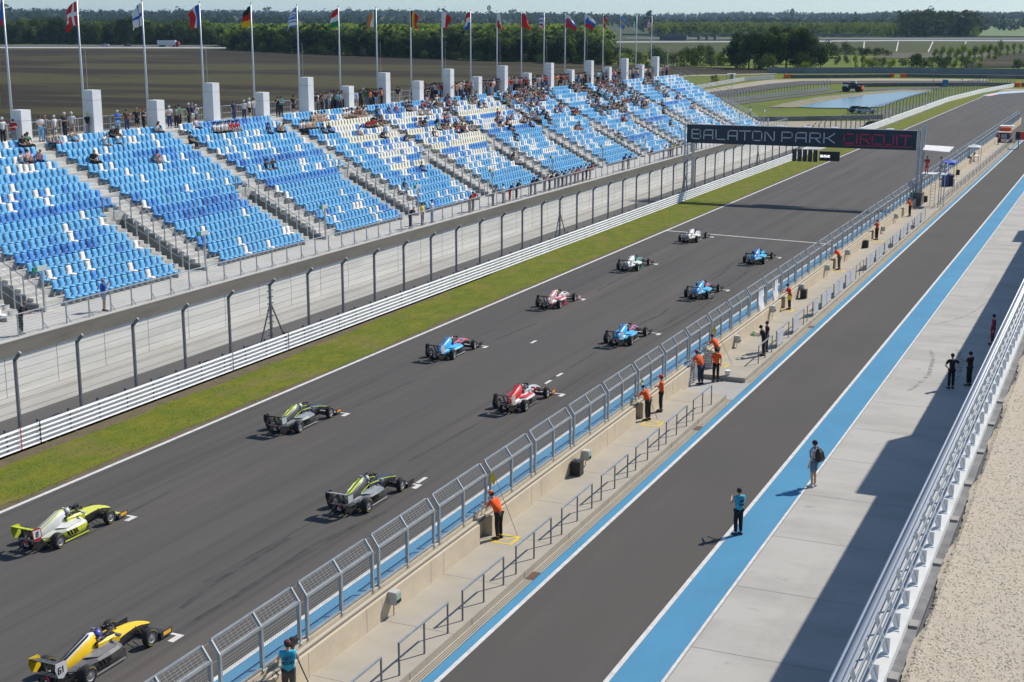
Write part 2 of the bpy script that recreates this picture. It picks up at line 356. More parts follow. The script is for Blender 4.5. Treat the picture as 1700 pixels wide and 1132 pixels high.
# far end of the straight and infield
patch('ploughed_field', [(0, 80), (370, 82), (500, 88), (700, 96), (900, 103), (1000, 106), (1240, 113), (1285, 115)],
      [(0, 320), (600, 220), (1030, 140), (1100, 129), (1180, 124), (1285, 121)], M['field'], .02, 70, 10)
patch('dirt_path', [(1050, 131), (1150, 124.5), (1290, 121.5)], [(1050, 134), (1150, 126.5), (1290, 123)], M['sand'], .05)
sandb = [(1150, 158), (1180, 153), (1230, 146), (1275, 139.5), (1330, 134.5), (1450, 134), (1640, 134)]
patch('gravel_verge', [(1150, 152), (1180, 147.5), (1228, 139), (1275, 132.5), (1340, 131), (1450, 130.5), (1640, 131.5)], sandb, M['sand'], .04, 60)
patch('far_track', sandb, [(1150, 166), (1180, 163), (1240, 155), (1290, 147), (1340, 141), (1400, 138.5), (1640, 138)], M['track'], .06, 60)
patch('infield_road', [(1150, 180), (1180, 176), (1244, 167), (1340, 156), (1400, 149), (1560, 144)], [(1150, 186), (1180, 181), (1244, 171), (1340, 159), (1402, 152), (1560, 147)], M['oldasphalt'], .05, 50)
pondt = [(1326, 178), (1355, 171.5), (1402, 163.5), (1440, 158), (1470, 155.2), (1501, 152.5), (1542, 153)]
pondb = [(1326, 178.4), (1355, 179.5), (1415, 180), (1462, 178), (1501, 164), (1525, 157), (1542, 153.6)]
patch('rocky_bank', [(1278, 177), (1320, 168), (1360, 161), (1400, 157), (1450, 151.5), (1500, 149), (1548, 149)], [(1278, 178.5), (1326, 178.6), (1355, 172.5), (1402, 164.5), (1440, 159), (1501, 153.5), (1548, 154)],
      layered('bank rock', (.3, .27, .2), [((.5, .5, 1), .42, .6, (.13, .14, .05), .9), ((3, 3, 1), .5, .7, (.42, .4, .33), .7)], .95), .07, 60)
water = layered('pond water', (.03, .06, .085), [((.05, .2, 1), .45, .6, (.04, .08, .11), .8)], .18, .012, 2)
water.node_tree.nodes['Principled BSDF'].inputs['Specular IOR Level'].default_value = .8
patch('pond_water', pondt, pondb, water, .12, 60, 6)
patch('gravel_yard', [(1150, 204), (1300, 201.5), (1470, 201)], [(1150, 240), (1300, 240), (1420, 226)], M['sand'], .03, 20)
patch('service_area', [(1462, 182), (1520, 172), (1600, 155)], [(1400, 238), (1470, 212), (1600, 161)], layered('dirty gravel', (.16, .16, .12), [((.2, .2, 1), .42, .6, (.1, .13, .05), .9)], .95), .03, 20)
patch('corner_kerb', [(1630, 158.6), (1660, 152.8), (1700, 150.8), (1730, 150)], [(1642, 159.6), (1660, 156), (1700, 153.2), (1730, 152.5)], mat('kerb pale blue', (.42, .56, .72), .6), .03, 20)
patch('corner_kerb_end', [(1636, 158.4), (1652, 155.2)], [(1642, 159.8), (1656, 157)], mat('kerb pink', (.75, .42, .5), .6), .05, 4)
patch('corner_runoff', [(1670, 147.5), (1740, 146.5)], [(1655, 152.6), (1740, 150)], M['sand'], .02, 6)
patch('motorway', [(-60, 75.2), (375, 75.5)], [(-60, 78.0), (375, 78.4)], mat('motorway asphalt', (.11, .115, .13), .9), .1, 30)
patch('motorway_edge', [(-60, 78.6), (375, 79.0)], [(-60, 79.9), (375, 80.2)], mat('pale road edge', (.6, .58, .54), .9), .12, 30)
patch('roadside_meadow', [(-60, 68), (110, 70), (375, 74.6)], [(-60, 74.6), (110, 75), (375, 75.2)], mat('fresh meadow', (.13, .19, .035), .95, var=.2, scale=.02), .05, 20)
patch('far_motorway', [(1040, 62.6), (1240, 63), (1500, 63.2), (1780, 64)], [(1040, 64.6), (1240, 65), (1500, 65.6), (1780, 66.4)], mat('distant asphalt', (.115, .12, .14), .9), .3, 40)
patch('access_road', [(1020, 69.2), (1230, 69), (1500, 66.6), (1780, 67.6)], [(1020, 71), (1230, 70.6), (1500, 68.4), (1780, 69.2)], mat('pale distant road', (.4, .4, .41), .9), .3, 40)
patch('embankment', [(1020, 71.2), (1230, 70.8), (1500, 68.6), (1780, 69.4)], [(1020, 88), (1230, 90), (1500, 90), (1780, 92)], M['embank'], .2, 40, 6)
for (a, b) in (((1435, 69), (1434, 80)), ((1491.5, 69), (1488, 86)), ((1549, 69), (1541, 87)), ((1604, 69), (1600, 80)), ((1379, 70), (1380, 79))):
    patch('embankment_drain', [(a[0] - .8, a[1] + .4), (a[0] + .8, a[1] + .4)], [(b[0] - 1, b[1]), (b[0] + 1, b[1])], mat('pale road edge', (0, 0, 0)), .35, 1, 6)
patch('fallow_field', [(1470, 88), (1640, 88)], [(1440, 98), (1640, 96)], layered('fallow', (.13, .115, .085), [((.02, .02, 1), .4, .6, (.1, .1, .06), .8)], .97), .25, 20, 4)
patch('brown_field', [(1640, 96), (1660, 91), (1780, 86)], [(1600, 112), (1680, 112), (1780, 108)], M['field'], .3, 14, 4)
patch('bright_field', [(1600, 44.5), (1760, 44)], [(1604, 60), (1760, 61)], mat('young crop', (.11, .17, .045), .95, var=.12, scale=.01), .6, 20, 8)
# ---------------------------------------------------------------- grandstand
X0, Z0, DX, DZ, NR = -55.15, 2.8, .885, .447, 17
BL0, BLP, NB = 45.8, 14.9, 12                          # first block, block pitch, number of blocks
Y_START, Y_END = 38.0, BL0 + BLP * NB - 1.0
XT = X0 - DX * NR; ZT = Z0 + DZ * NR                    # back walkway edge
XB = -74.4
stand = empty('grandstand', (-55, Y_START, 0)); tag(stand, 'long pale concrete grandstand with stepped terraces full of blue and white seats', 'grandstand')
def SB(mb, name, m, parent=stand, smooth=False):
    o = mb.build(name, m, None, smooth=smooth); o.parent = parent; o.matrix_parent_inverse = Matrix.Translation(-Vector(parent.location)); return o
tm = MB()
def steps(y0, y1, k0):
    xs = [(XB, 0)]; xs.append((XB, ZT))
    for k in range(NR, k0, -1):
        xn = X0 - DX * (k - 1)
        xs.append((xn, Z0 + DZ * k)); xs.append((xn, Z0 + DZ * (k - 1)))
    if k0 == 0: xs += [(-51.05, Z0), (-51.05, 0)]
    else: xs += [(xs[-1][0], 0)]
    tm.prism([(x, z) for x, z in xs], y0, y1)
for b in range(NB):
    y0 = BL0 + BLP * b
    if b == 0: steps(Y_START, y0 + 11.2, 0)
    else: steps(y0 - (BLP - 12.9), y0 + 11.2, 0)
    if b == NB - 1: steps(y0 + 11.2, Y_END, 0); break
    steps(y0 + 11.2, y0 + 12.9, 7)
    tm.box(-70, -51.05, y0 + 11.2, y0 + 12.9, 0, Z0 - .004)
SB(tm, 'terrace', M['stand'])
for b in range(NB):
    st = MB(); st2 = MB(); y0 = BL0 + BLP * b
    for k in range(NR):
        x = X0 - DX * k; z = Z0 + DZ * k
        if k < 8:
            st.box(x - .006, x + DX * .5, y0 + 9.98, y0 + 11.15, z, z + DZ / 2)      # half steps beside the vomitory
        else:
            st2.box(x - .006, x + DX * .42, y0 + 13.25, y0 + 14.45, z, z + DZ / 2)
        if k < 8: st2.box(x - .006, x + DX * .42, y0 + 13.05, y0 + 14.2, z, z + DZ / 2)
    scm = mat('step concrete', (.56, .55, .52), .85, var=.1, scale=2)
    SB(st, 'aisle_steps', scm); SB(st2, 'aisle_steps', scm)
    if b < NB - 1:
        hw = MB()  # thin panels whose dark grey puts the passage's shade into the walls
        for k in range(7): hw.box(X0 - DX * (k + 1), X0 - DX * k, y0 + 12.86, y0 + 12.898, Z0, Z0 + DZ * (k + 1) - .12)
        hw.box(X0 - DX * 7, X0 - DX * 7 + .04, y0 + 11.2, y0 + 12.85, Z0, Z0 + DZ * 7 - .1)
        SB(hw, 'passage_shade_panel', mat('passage shade grey', (.17, .19, .185), .85, var=.15, scale=1))
wl = MB(); wl.box(-51.05, -50.98, Y_START, Y_END, .006, 2.12); SB(wl, 'retaining_wall', M['wallpale'])
jn = MB()
for k in range(48): jn.box(-50.981, -50.972, 40.3 + 3.75 * k, 40.33 + 3.75 * k, .02, 2.1)
SB(jn, 'wall_joint', mat('joint line', (.3, .29, .27), .9))['kind'] = 'stuff'
bm_ = MB(); bm_.box(-51.0, -50.86, Y_START, Y_END, 2.1, Z0 + .05); SB(bm_, 'edge_beam', M['beam'])
cp = MB(); cp.box(-51.4, -50.855, Y_START, Y_END, Z0 + .052, Z0 + .09); SB(cp, 'deck_edge', M['stand'])
# pillars
for k in range(20):
    y = 74.85 + 7.402 * k; z = 12.72 if k % 2 == 0 else 13.8
    pm = MB(); pm.box(-71.55, -70.62, y, y + .95, ZT - .01, z); pm.mi = 1; zj = z - .75; pm.box(-71.555, -70.615, y - .005, y + .955, zj, zj + .03)
    SB(pm, 'pillar', [mat('pillar concrete', (.72, .73, .74), .8, var=.06, scale=.7), mat('pillar joint', (.4, .41, .42), .9)])
# railings of the stand: front, back, beside every vomitory
fr = MB(); y = 44.0
fposts = []
while y < Y_END: fposts.append(y); y += 1.777
off = 67.13 - fposts[min(range(len(fposts)), key=lambda i: abs(fposts[i] - 67.13))]
fposts = [a + off for a in fposts]
pb = MB()
for a in fposts:
    pb.bar((-51.2, a, Z0 + .09), (-51.2, a, Z0 + 1.24), .07, .05)
    pb.bar((-51.2, a + .03, Z0 + .5), (-51.2, a + .35, Z0 + .1), .02, .05)
fo = SB(pb, 'railing_post', M['steel']); fo['kind'] = 'stuff'
fr.tube((-51.2, fposts[0], Z0 + 1.26), (-51.2, fposts[-1], Z0 + 1.26), .035, 6)
for z in (.2, .35, .5, .65, .8, .95, 1.1): fr.tube((-51.2, fposts[0], Z0 + z), (-51.2, fposts[-1], Z0 + z), .006, 4)
SB(fr, 'front_railing', M['steel'])
br = MB()
for z in (.12, .55, 1.15): br.tube((-73.9, Y_START, ZT + z), (-73.9, Y_END, ZT + z), .03 if z > 1 else .02, 5)
y = Y_START
while y < Y_END: br.bar((-73.9, y, ZT), (-73.9, y, ZT + 1.15), .06, .06); y += 1.85
y = Y_START
while y < Y_END: br.bar((-73.9, y, ZT + .15), (-73.9, y, ZT + 1.1), .012, .012); y += .3
SB(br, 'back_railing', M['steel'])
for b in range(NB):
    y0 = BL0 + BLP * b
    sr = MB()
    for yy, k1 in ((y0 + 11.2, 7), (y0 + 12.9, 7)):
        pts = []
        for k in range(0, k1 + 1, 1):
            x = X0 - DX * k - .12; z = Z0 + DZ * min(k + 1, 8)
            if yy < y0 + 12 and k == 8: pass
            pts.append((x, z))
        for x, z in pts[::1]:
            sr.bar((x, yy, z), (x, yy, z + 1.02), .05, .07)
        a, c = pts[0], pts[-1]
        sr.tube((a[0] + .5, yy, a[1] + 1.02 - .25), (c[0], yy, c[1] + 1.02), .03, 5)
        sr.tube((a[0] + .5, yy, a[1] + .5 - .25), (c[0], yy, c[1] + .5), .012, 4)
        sr.bar((a[0] + .5, yy, Z0), (a[0] + .5, yy, a[1] + .8), .06, .06)
    if b < NB - 1:
        sr.bar((X0 - 7 * DX - .12, y0 + 11.2, Z0 + 8 * DZ + 1.02), (X0 - 7 * DX - .12, y0 + 12.9, Z0 + 8 * DZ + 1.02), .05, .05)
    SB(sr, 'aisle_railing', M['darksteel'] if 0 else M['steel'])
    # exit sign on its tall post
    xx = X0 + .4
    sp = SB(MB().bar((xx, y0 + 12.9, Z0), (xx, y0 + 12.9, Z0 + 2.35), .1, .1), 'sign_post', M['steel'])
    sg = MB(); sg.mi = 0; sg.box(xx - .05, xx + .05, y0 + 12.5, y0 + 13.3, Z0 + 2.35, Z0 + 2.62); sg.mi = 1; sg.box(xx - .06, xx + .06, y0 + 12.2, y0 + 12.5, Z0 + 2.36, Z0 + 2.61)
    e = SB(sg, 'exit_sign', [mat('sign housing', (.5, .56, .56), .5), mat('exit green', (.01, .22, .12), .5)])
# sloping end railing
er = MB(); ye = Y_END - .05
er.tube((XT, ye, ZT + 1.1), (-51.2, ye, Z0 + 1.2), .04, 6); er.tube((XT, ye, ZT + .6), (-51.2, ye, Z0 + .7), .025, 5)
for k in range(0, NR, 1): er.bar((X0 - DX * k, ye, Z0 + DZ * k), (X0 - DX * k, ye, Z0 + DZ * k + 1.15), .05, .05)
er.bar((-71.5, ye, ZT), (-71.5, ye, ZT + 4.5), .08, .08); er.bar((-60.5, ye, 5), (-60.5, ye, 9.6), .08, .08)
er.tube((-71.5, ye, ZT + 2.2), (-51.2, ye + .3, Z0 + 2.2), .03, 5)
SB(er, 'end_railing', M['steel'])

# ---------------------------------------------------------------- seats
def seat_mesh():
    b = MB(); w = .225
    prof = [(.40, .33), (.42, .40), (.20, .41), (.07, .40), (.03, .46), (.0, .62), (-.03, .83), (-.06, .87)]   # (forward, up)
    th = .035; sec = []
    for i, (f, z) in enumerate(prof):
        p = prof[max(0, i - 1)]; q = prof[min(len(prof) - 1, i + 1)]; d = Vector((q[0] - p[0], 0, q[1] - p[1])).normalized(); n_ = Vector((-d.z, 0, d.x)) * -th
        ww = w if 1 <= i <= 6 else w * .9
        lift = .035 if i in (2, 3, 4, 5, 6) else .0
        sec.append([(f + n_.x, -ww, z + n_.z), (f - 0, -ww, z + lift), (f, -ww * .5, z), (f, ww * .5, z), (f, ww, z + lift), (f + n_.x, ww, z + n_.z)])
    b.loft(sec); b.box(.0, .3, -.04, .04, .2, .37)
    return b
SEATM = {}
for nm, c in (('sky', (.11, .38, .66)), ('azure', (.055, .24, .58)), ('royal', (.02, .12, .42)), ('white', (.72, .72, .70)), ('cream', (.70, .68, .55))):
    SEATM[nm] = mat('seat plastic ' + nm, c, .42, var=.1, scale=.6)
def seat_colour(b, k, j, rr):
    r_ = rr.random(); n = math.sin(b * 2.1 + k * 1.3) + math.sin(k * .9 + j * .09 + b * 3.7)
    y = b
    if 4 <= b <= 6 and k >= (6 if b < 6 else 9) and not (b == 4 and j < 7) and k < 16:
        s = math.sin(k * 2.3 + b)
        if s > .72: return 'azure' if r_ < .82 else 'white'
        if s < -.72: return 'cream' if r_ < .97 else 'azure'
        return 'cream' if r_ < .3 else ('white' if r_ < .74 else 'azure')
    if b in (5, 6) and 3 <= k < 7: return 'white' if r_ < .45 else 'sky'
    if b in (5, 6, 7) and k < 3: return 'sky'
    band = (b <= 4 and 6 <= k <= 8 and 0) or n > 1.7 or (b in (1,) and k == 8) or (b == 2 and k in (5, 6)) or (b == 3 and k in (10, 7))
    if band and r_ < .9: return 'azure' if r_ < .8 else 'royal'
    pw = .11 if k < 8 else .16
    if b >= 7: pw = .26
    if r_ < pw: return 'white'
    if n > .6 and r_ < .33: return 'azure'
    return 'azure' if r_ > .985 else 'sky'
def project(p):
    q = np.array([p[0], p[1], p[2] - HC]); d = np.array([_r @ [1, 0, 0], 0, 0])
    v = _r * q[0] + _t * q[1] + _up * q[2]
    return CX + FPX * v[0] / -v[2], CY - FPX * v[1] / -v[2]
seatb = seat_mesh(); SM = {}
for nm in SEATM: SM[nm] = seatb.mesh('seat', SEATM[nm], True)
allseats = []; rr = random.Random(21)
for b in range(NB):
    y0 = BL0 + BLP * b
    for k in range(NR):
        L = 9.95 if k < 7 else (10.85 if k == 7 else 12.9)
        n = int(L / .53); x = X0 - DX * k + .0; z = Z0 + DZ * k
        if b == 6 and 12 <= k <= 13: pass
        for j in range(n):
            if b == 3 and 13 <= k <= 14 and 14 <= j: pass
            yy = y0 + .3 + j * (L - .5) / (n - 1)
            allseats.append((b, k, j, x, yy, z, seat_colour(b, k, j, rr)))
vis = []
for s in allseats:
    u, v = project((s[3], s[4], s[5] + .5))
    if 4 < u < 1690 and v < 1120: vis.append((Vector((s[3], s[4], s[5] - HC)).length, s))
vis.sort(key=lambda t: t[0]); top300 = set((s[0], s[1], s[2]) for d, s in vis[:300])
BLN = ['leftmost', 'second', 'third', 'fourth', 'fifth', 'sixth', 'seventh']
CN = {'sky': 'light blue', 'azure': 'bright blue', 'royal': 'dark blue', 'white': 'white', 'cream': 'cream'}
counts = {}
sv = [np.array(seatb.v)]; base = sv[0]; fbase = [tuple(f) for f in seatb.f]
mv = []; mf = []; mm = []; mats_ = list(SEATM); o_ = 0
for (b, k, j, x, yy, z, c) in allseats:
    if (b, k, j) in top300:
        o = link('seat', SM[c], None, (x, yy, z))
        q = counts.get((b, k), 0) + 1; counts[(b, k)] = q
        tag(o, '%s seat, %s in row %s from the front, %s block of the grandstand' % (CN[c], nth(j + 1), k + 1, BLN[b]), 'seat', 'plastic seats of the grandstand')
    else:
        ja = rr.uniform(-.035, .035); mv.append(np.stack([base[:, 0] - base[:, 1] * ja, base[:, 1] + base[:, 0] * ja, base[:, 2]], 1) + np.array([x, yy, z])); mf += [tuple(i + o_ for i in f) for f in fbase]; mm += [mats_.index(c)] * len(fbase); o_ += len(base)
me = bpy.data.meshes.new('seats'); me.from_pydata(np.concatenate(mv).tolist(), [], mf)
for c in mats_: me.materials.append(SEATM[c])
me.polygons.foreach_set('material_index', mm); me.polygons.foreach_set('use_smooth', [True] * len(mf)); me.update()
tag(link('seats', me), 'rows of blue and white plastic seats farther along the grandstand', kind='stuff')

# ---------------------------------------------------------------- flagpoles and flags
FC = {'r': (.62, .02, .025), 'w': (.8, .8, .78), 'b': (.03, .12, .45), 'k': (.02, .03, .03), 'y': (.75, .45, .02), 'g': (.02, .25, .1), 'o': (.8, .22, .02), 'lb': (.1, .25, .6), 'n': (.05, .05, .2)}
FM = {k: mat('flag cloth ' + k, c, .85) for k, c in FC.items()}; FK = list(FM)
def fcol(kind, s, t):                                   # s: 0 hoist .. 1 fly, t: 0 top .. 1 bottom
    if kind == 'czech': return 'b' if s < .5 * (1 - abs(2 * t - 1)) else ('w' if t < .5 else 'r')
    if kind == 'cross_red': return 'w' if abs(s - .36) < .07 or abs(t - .5) < .09 else 'r'
    if kind == 'cross_white': return 'b' if abs(s - .36) < .09 or abs(t - .5) < .11 else 'w'
    if kind == 'tri_v': return 'b' if s < .33 else ('w' if s < .66 else 'r')
    if kind == 'ger': return 'k' if t < .33 else ('r' if t < .66 else 'y')
    if kind == 'gre': return ('w' if (abs(s - .18) < .05 or abs(t - .28) < .06) else 'b') if (s < .37 and t < .55) else ('lb' if int(t * 9) % 2 == 0 else 'w')
    if kind == 'hun': return 'r' if t < .33 else ('w' if t < .66 else 'g')
    if kind == 'irl': return 'g' if s < .2 else ('w' if s < .6 else 'o')
    if kind == 'bel': return 'k' if s < .2 else ('y' if s < .5 else 'r')
    if kind == 'mal': return 'w' if s < .5 else 'r'
    if kind == 'ned': return 'r' if t < .33 else ('w' if t < .66 else 'b')
    if kind == 'pol': return 'w' if t < .5 else 'r'
    if kind == 'red': return 'r'
    if kind == 'multi': return 'w' if (s + t * 2) % .7 < .4 else ('b' if t < .5 else 'r')
    if kind == 'svk': return 'r' if (s < .45 and .25 < t < .7 and s > .15) else ('w' if t < .33 else ('b' if t < .66 else 'r'))
    if kind == 'slo': return 'b' if (.12 < s < .35 and .15 < t < .45) else ('w' if t < .33 else ('b' if t < .66 else 'r'))
    if kind == 'esp': return 'y' if .3 < t < .7 else 'r'
    if kind == 'swe': return 'y' if abs(s - .36) < .06 or abs(t - .5) < .08 else 'lb'
    if kind == 'grn': return 'g' if s < .4 or t < .3 else 'w'
    if kind == 'usa': return 'n' if (s < .4 and t < .5) else ('r' if int(t * 11) % 2 == 0 else 'w')
FL = [('czech', 'white, blue and red', -1), ('cross_red', 'red with a white cross', -1), ('cross_white', 'white with a blue cross', -1), ('tri_v', 'blue, white and red upright striped', -1),
      ('ger', 'black, red and gold', -1), ('gre', 'blue and white striped', -1), ('hun', 'red, white and green', -1), ('irl', 'green, white and orange', -1), ('bel', 'black, yellow and red', 1),
      ('mal', 'half white half red', 1), ('ned', 'red, white and blue level striped', -.5), ('pol', 'white over red', .5), ('red', 'plain red', 1), ('multi', 'white, blue and red patterned', -.6),
      ('svk', 'white, blue and red with shield', 1.3), ('slo', 'white, blue and red with small blue crest', 1.3), ('esp', 'red and yellow', .35), ('swe', 'blue and yellow', .5), ('grn', 'green and white', -.3), ('usa', 'red and white striped', -.6)]
polem = mat('pole paint', (.62, .64, .68), .4, .2); 
for k, (kind, desc, side) in enumerate(FL):
    y = 75.68 + 7.447 * k; zt = 20.35 - .01 * k
    t = empty('flagpole', (-72.25, y, 0)); tag(t, 'tall white flagpole flying a %s flag' % desc, 'flagpole', 'flagpoles behind the grandstand')
    tilt = .12
    MB().tube((0, 0, ZT), (0, 0, zt), .11, 8, .05).build('pole', polem, t, smooth=True)
    MB().ball((0, 0, zt + .06), .06, .06, .08, 6, 5).build('finial', M['darksteel'], t)
    if k % 2: MB().tube((.35, .2, ZT), (.3, .2, ZT + 6.5), .012, 4).build('rope', M['steel'], t)
    hh = 1.75; w = 1.0 * abs(side) + .28; sg = 1 if side > 0 else -1; nx, nz = 14, 12; fv = []; ff = []; fm = []
    rr2 = random.Random(k + 5); ph = rr2.uniform(0, 6)
    dirx = sg * .97; 
    for i in range(nx + 1):
        s = i / nx
        for j in range(nz + 1):
            tt = j / nz; droop = (.75 + .25 * rr2.random() * 0) * s * s * 1.15 * (1.25 - .35 * tt)
            xo = dirx * w * s * (1 - .25 * tt * (1 - s)) * (.82 + .18 * math.cos(tt * 3 + ph))
            yo = .22 * math.sin(s * 9 + ph + tt * 2.2) * s + .1 * math.sin(tt * 8 + s * 5 + ph) * s
            fv.append((xo + .05 * sg, yo, zt - .15 - hh * tt * (1 - .12 * s) - droop * .8 + .09 * math.sin(s * 7 + ph) * s))
    for i in range(nx):
        for j in range(nz):
            a = i * (nz + 1) + j; ff.append((a, a + 1, a + nz + 2, a + nz + 1)); fm.append(FK.index(fcol(kind, (i + .5) / nx, (j + .5) / nz)))
    fb = MB(); fb.v = fv; fb.f = ff; fb.m = fm
    fo = fb.build('flag', [FM[q] for q in FK], t, smooth=True)
    so_ = fo.modifiers.new('thick', 'SOLIDIFY'); so_.thickness = .01

# ---------------------------------------------------------------- guardrail and catch fence on the stand side
gr = empty('guardrail', (-44.0, 40, 0)); tag(gr, 'long steel guardrail of four stacked beams beside the grass strip', 'guardrail')
XG = -43.95
for i in range(5):
    b_ = MB(); z = .03 + i * .215
    pts = [(XG, z - .12), (XG + .01, z - .12), (XG + .01, z), (XG + .12, z + .012), (XG + .135, z + .035), (XG + .12, z + .06), (XG + .01, z + .09), (XG, z + .09)]
    b_.prism(pts, 10, 205); SB(b_, 'rail_beam', M['armco'], gr)
SB(MB().box(XG - .02, XG - .001, 10, 205, 0, .95), 'back_plate', M['darksteel'], gr)
pp = MB(); y = 10
while y < 205: pp.box(XG - .12, XG + .01, y, y + .08, 0, 1.12); y += 2.01
o = SB(pp, 'post', M['darksteel'], gr); o['kind'] = 'stuff'
for yy, m_ in ((44.9, mat('red tape', (.6, .05, .03), .6)), (46.1, M['black']), (66.4, M['black']), (60.9, M['darksteel'])):
    SB(MB().box(XG + .136, XG + .146, yy, yy + .05, .04, 1.1), 'rail_joint', m_, gr)
cf = empty('catch_fence', (-44.5, 40, 0)); tag(cf, 'tall wire catch fence with bent steel posts behind the guardrail', 'fence')
XF = -44.5; fy = [45.62 + 4.02 * (k - 5) for k in range(46)]
for k, y in enumerate(fy):
    b_ = MB(); b_.bar((XF, y, 0), (XF, y, 3.95), .1, .13); b_.bar((XF, y, 3.9), (XF + .36, y, 4.3), .1, .13)
    SB(b_, 'post', M['darksteel'], cf)
for k in (10, 21, 30, 38):
    if k < len(fy):
        y = fy[k]; b_ = MB(); b_.bar((XF, y, 2.9), (XF + .1, y - 1.6, 0), .07, .07); b_.bar((XF, y, 2.9), (XF + .1, y + 1.6, 0), .07, .07)
        for z in np.arange(.6, 4, .37): b_.box(XF - .05, XF + .03, y - .25, y + .3, z, z + .05)
        SB(b_, 'brace', M['darksteel'], cf)
cb = MB()
for z in np.arange(.5, 4.0, .37): cb.tube((XF + .05, fy[0], z), (XF + .05, fy[-1], z), .009, 4)
cb.tube((XF + .36, fy[0], 4.3), (XF + .36, fy[-1], 4.3), .009, 4)
SB(cb, 'cable', M['darksteel'], cf)
wm = MB(); wire = mat('wire mesh', (.3, .31, .32), .5, .4)
def chain(mb, x, y0, y1, z0, z1, p, w, xt=None, z2=None):
    """crossing wires of a mesh panel on the plane X = x"""
    hgt = z1 - z0; y = y0 - hgt
    while y < y1:
        for sg in (1, -1):
            a = (y, z0); c = (y + hgt, z1)
            if sg < 0: a = (y + hgt, z0); c = (y, z1)
            # clip to y0..y1
            ya, yb = a[0], c[0]; ta, tb_ = 0.0, 1.0
            for lim in (y0, y1):
                pass
            lo, hi = (ya, yb) if ya < yb else (yb, ya)
            if hi <= y0 or lo >= y1: continue
            f0 = max(0, (y0 - lo) / (hi - lo)); f1 = min(1, (y1 - lo) / (hi - lo))
            if ya < yb: p0, p1 = f0, f1
            else: p0, p1 = 1 - f1, 1 - f0
            A = (x, ya + (yb - ya) * p0, z0 + hgt * p0); B = (x, ya + (yb - ya) * p1, z0 + hgt * p1)
            h2 = w / 2
            mb.add([(A[0], A[1] - h2, A[2]), (A[0], A[1] + h2, A[2]), (B[0], B[1] + h2, B[2]), (B[0], B[1] - h2, B[2])], [(0, 1, 2, 3)])
        y += p
chain(wm, XF + .07, fy[0], fy[-1], .4, 3.95, .13, .006)
o = SB(wm, 'wire_mesh', wire, cf); o['kind'] = 'stuff'
# low white wall with fence on the far part of the same side
bw = empty('barrier_wall', (-44.1, 205, 0)); tag(bw, 'long white concrete wall beside the far grass strip, curving away at the corner', 'barrier wall')
wp = [Vector((-44.1, 203, 0)), Vector((-44.1, 300, 0)), Vector((-44.1, 370, 0)), GT(1573, 170), GT(1628, 154.5), GT(1684, 143.5)]
wp = [wp[0], wp[1], wp[2]] + [p for p in wp[4:]]
wb = MB()
for a, c in zip(wp[:-1], wp[1:]): wb.bar((a.x, a.y, .55), (c.x, c.y, .55), .35, 1.1)
SB(wb, 'wall', M['white'], bw)
f2 = empty('catch_fence', (-44.6, 210, 0)); tag(f2, 'dark wire catch fence with bent posts behind the white wall', 'fence')
tot = []; 
for a, c in zip(wp[:-1], wp[1:]):
    n = max(1, int((c - a).length / 4.4))
    for i in range(n): tot.append(a.lerp(c, i / n) + Vector((-.45, 0, 0)))
tot.append(wp[-1])
for p in tot[:95]:
    b_ = MB(); b_.bar((p.x, p.y, 0), (p.x, p.y, 3.9), .12, .14); b_.bar((p.x, p.y, 3.85), (p.x + .5, p.y, 4.35), .1, .1); SB(b_, 'post', M['darksteel'], f2)
b_ = MB()
for z in np.arange(1.2, 4.3, .5):
    b_.path([(p.x + (.1), p.y, z) for p in tot], .014, 4)
b2 = MB()
for a, c in zip(tot[:-1], tot[1:]):
    for i in range(7):
        q = a.lerp(c, i / 7); b2.bar((q.x, q.y, 1.0), (q.x, q.y, 3.9), .008, .008)
SB(b_, 'cable', M['darksteel'], f2); o = SB(b2, 'wire_mesh', wire, f2); o['kind'] = 'stuff'
# ---------------------------------------------------------------- pit wall, apron and fence
ZA = .25
ya1, ya2 = G(1205, 655, ZA).y, G(1238, 628, ZA).y        # ramp gap in the apron
ya3, ya4 = G(1540, 358, ZA).y, G(1551, 352, ZA).y
ap = empty('pit_apron', (-19, 40, 0)); tag(ap, 'raised pale concrete walkway between pit lane and pit wall', 'walkway', kind='structure')
a_ = MB()
for y0, y1 in ((YA, ya1), (ya2, YB - 55)): a_.box(-20.5, -17.62, y0, y1, 0, ZA)
SB(a_, 'slab', M['apron'], ap)
a_ = MB(); y = 6.3
while y < 230:
    if not ya1 - .2 < y < ya2 + .2: a_.box(-20.05, -17.64, y, y + .02, ZA, ZA + .003); a_.box(-17.62, -17.612, y + 1.3, y + 1.32, .02, ZA - .01)
    y += 4.12
SB(a_, 'slab_joint', mat('faint joint', (.22, .2, .17), .9), ap)
rect('ramp_floor', -20.9, -17.3, ya1, ya2, .012, M['concrete'])
pw = empty('pit_wall', (-20.5, 40, 0)); tag(pw, 'long beige concrete pit wall carrying the blue backed mesh fence', 'wall')
marsh = [G(820, 893, ZA).y - .1, G(1070, 697, ZA).y - .1, G(1187, 625, ZA).y, G(1306, 513, ZA).y, G(1387, 447, ZA).y, G(1455, 398, ZA).y, G(1510, 359, ZA).y]
gate0, gate1 = G(1132, 640, 0).y, G(1182, 612, 0).y
a_ = MB(); a_.box(-20.62, -20.42, YA, gate0, 0, 1.17); a_.box(-20.62, -20.42, gate1, YB - 2, 0, 1.17)
y = YA; cuts = sorted([(m - .75, m + .3) for m in marsh] + [(gate0, gate1)])
for c0, c1 in cuts + [(YB - 50, YB)]:
    if c0 > y: a_.box(-20.42, -20.07, y, c0, 0, 1.02)
    y = max(y, c1)
SB(a_, 'wall', M['wallcon'], pw)
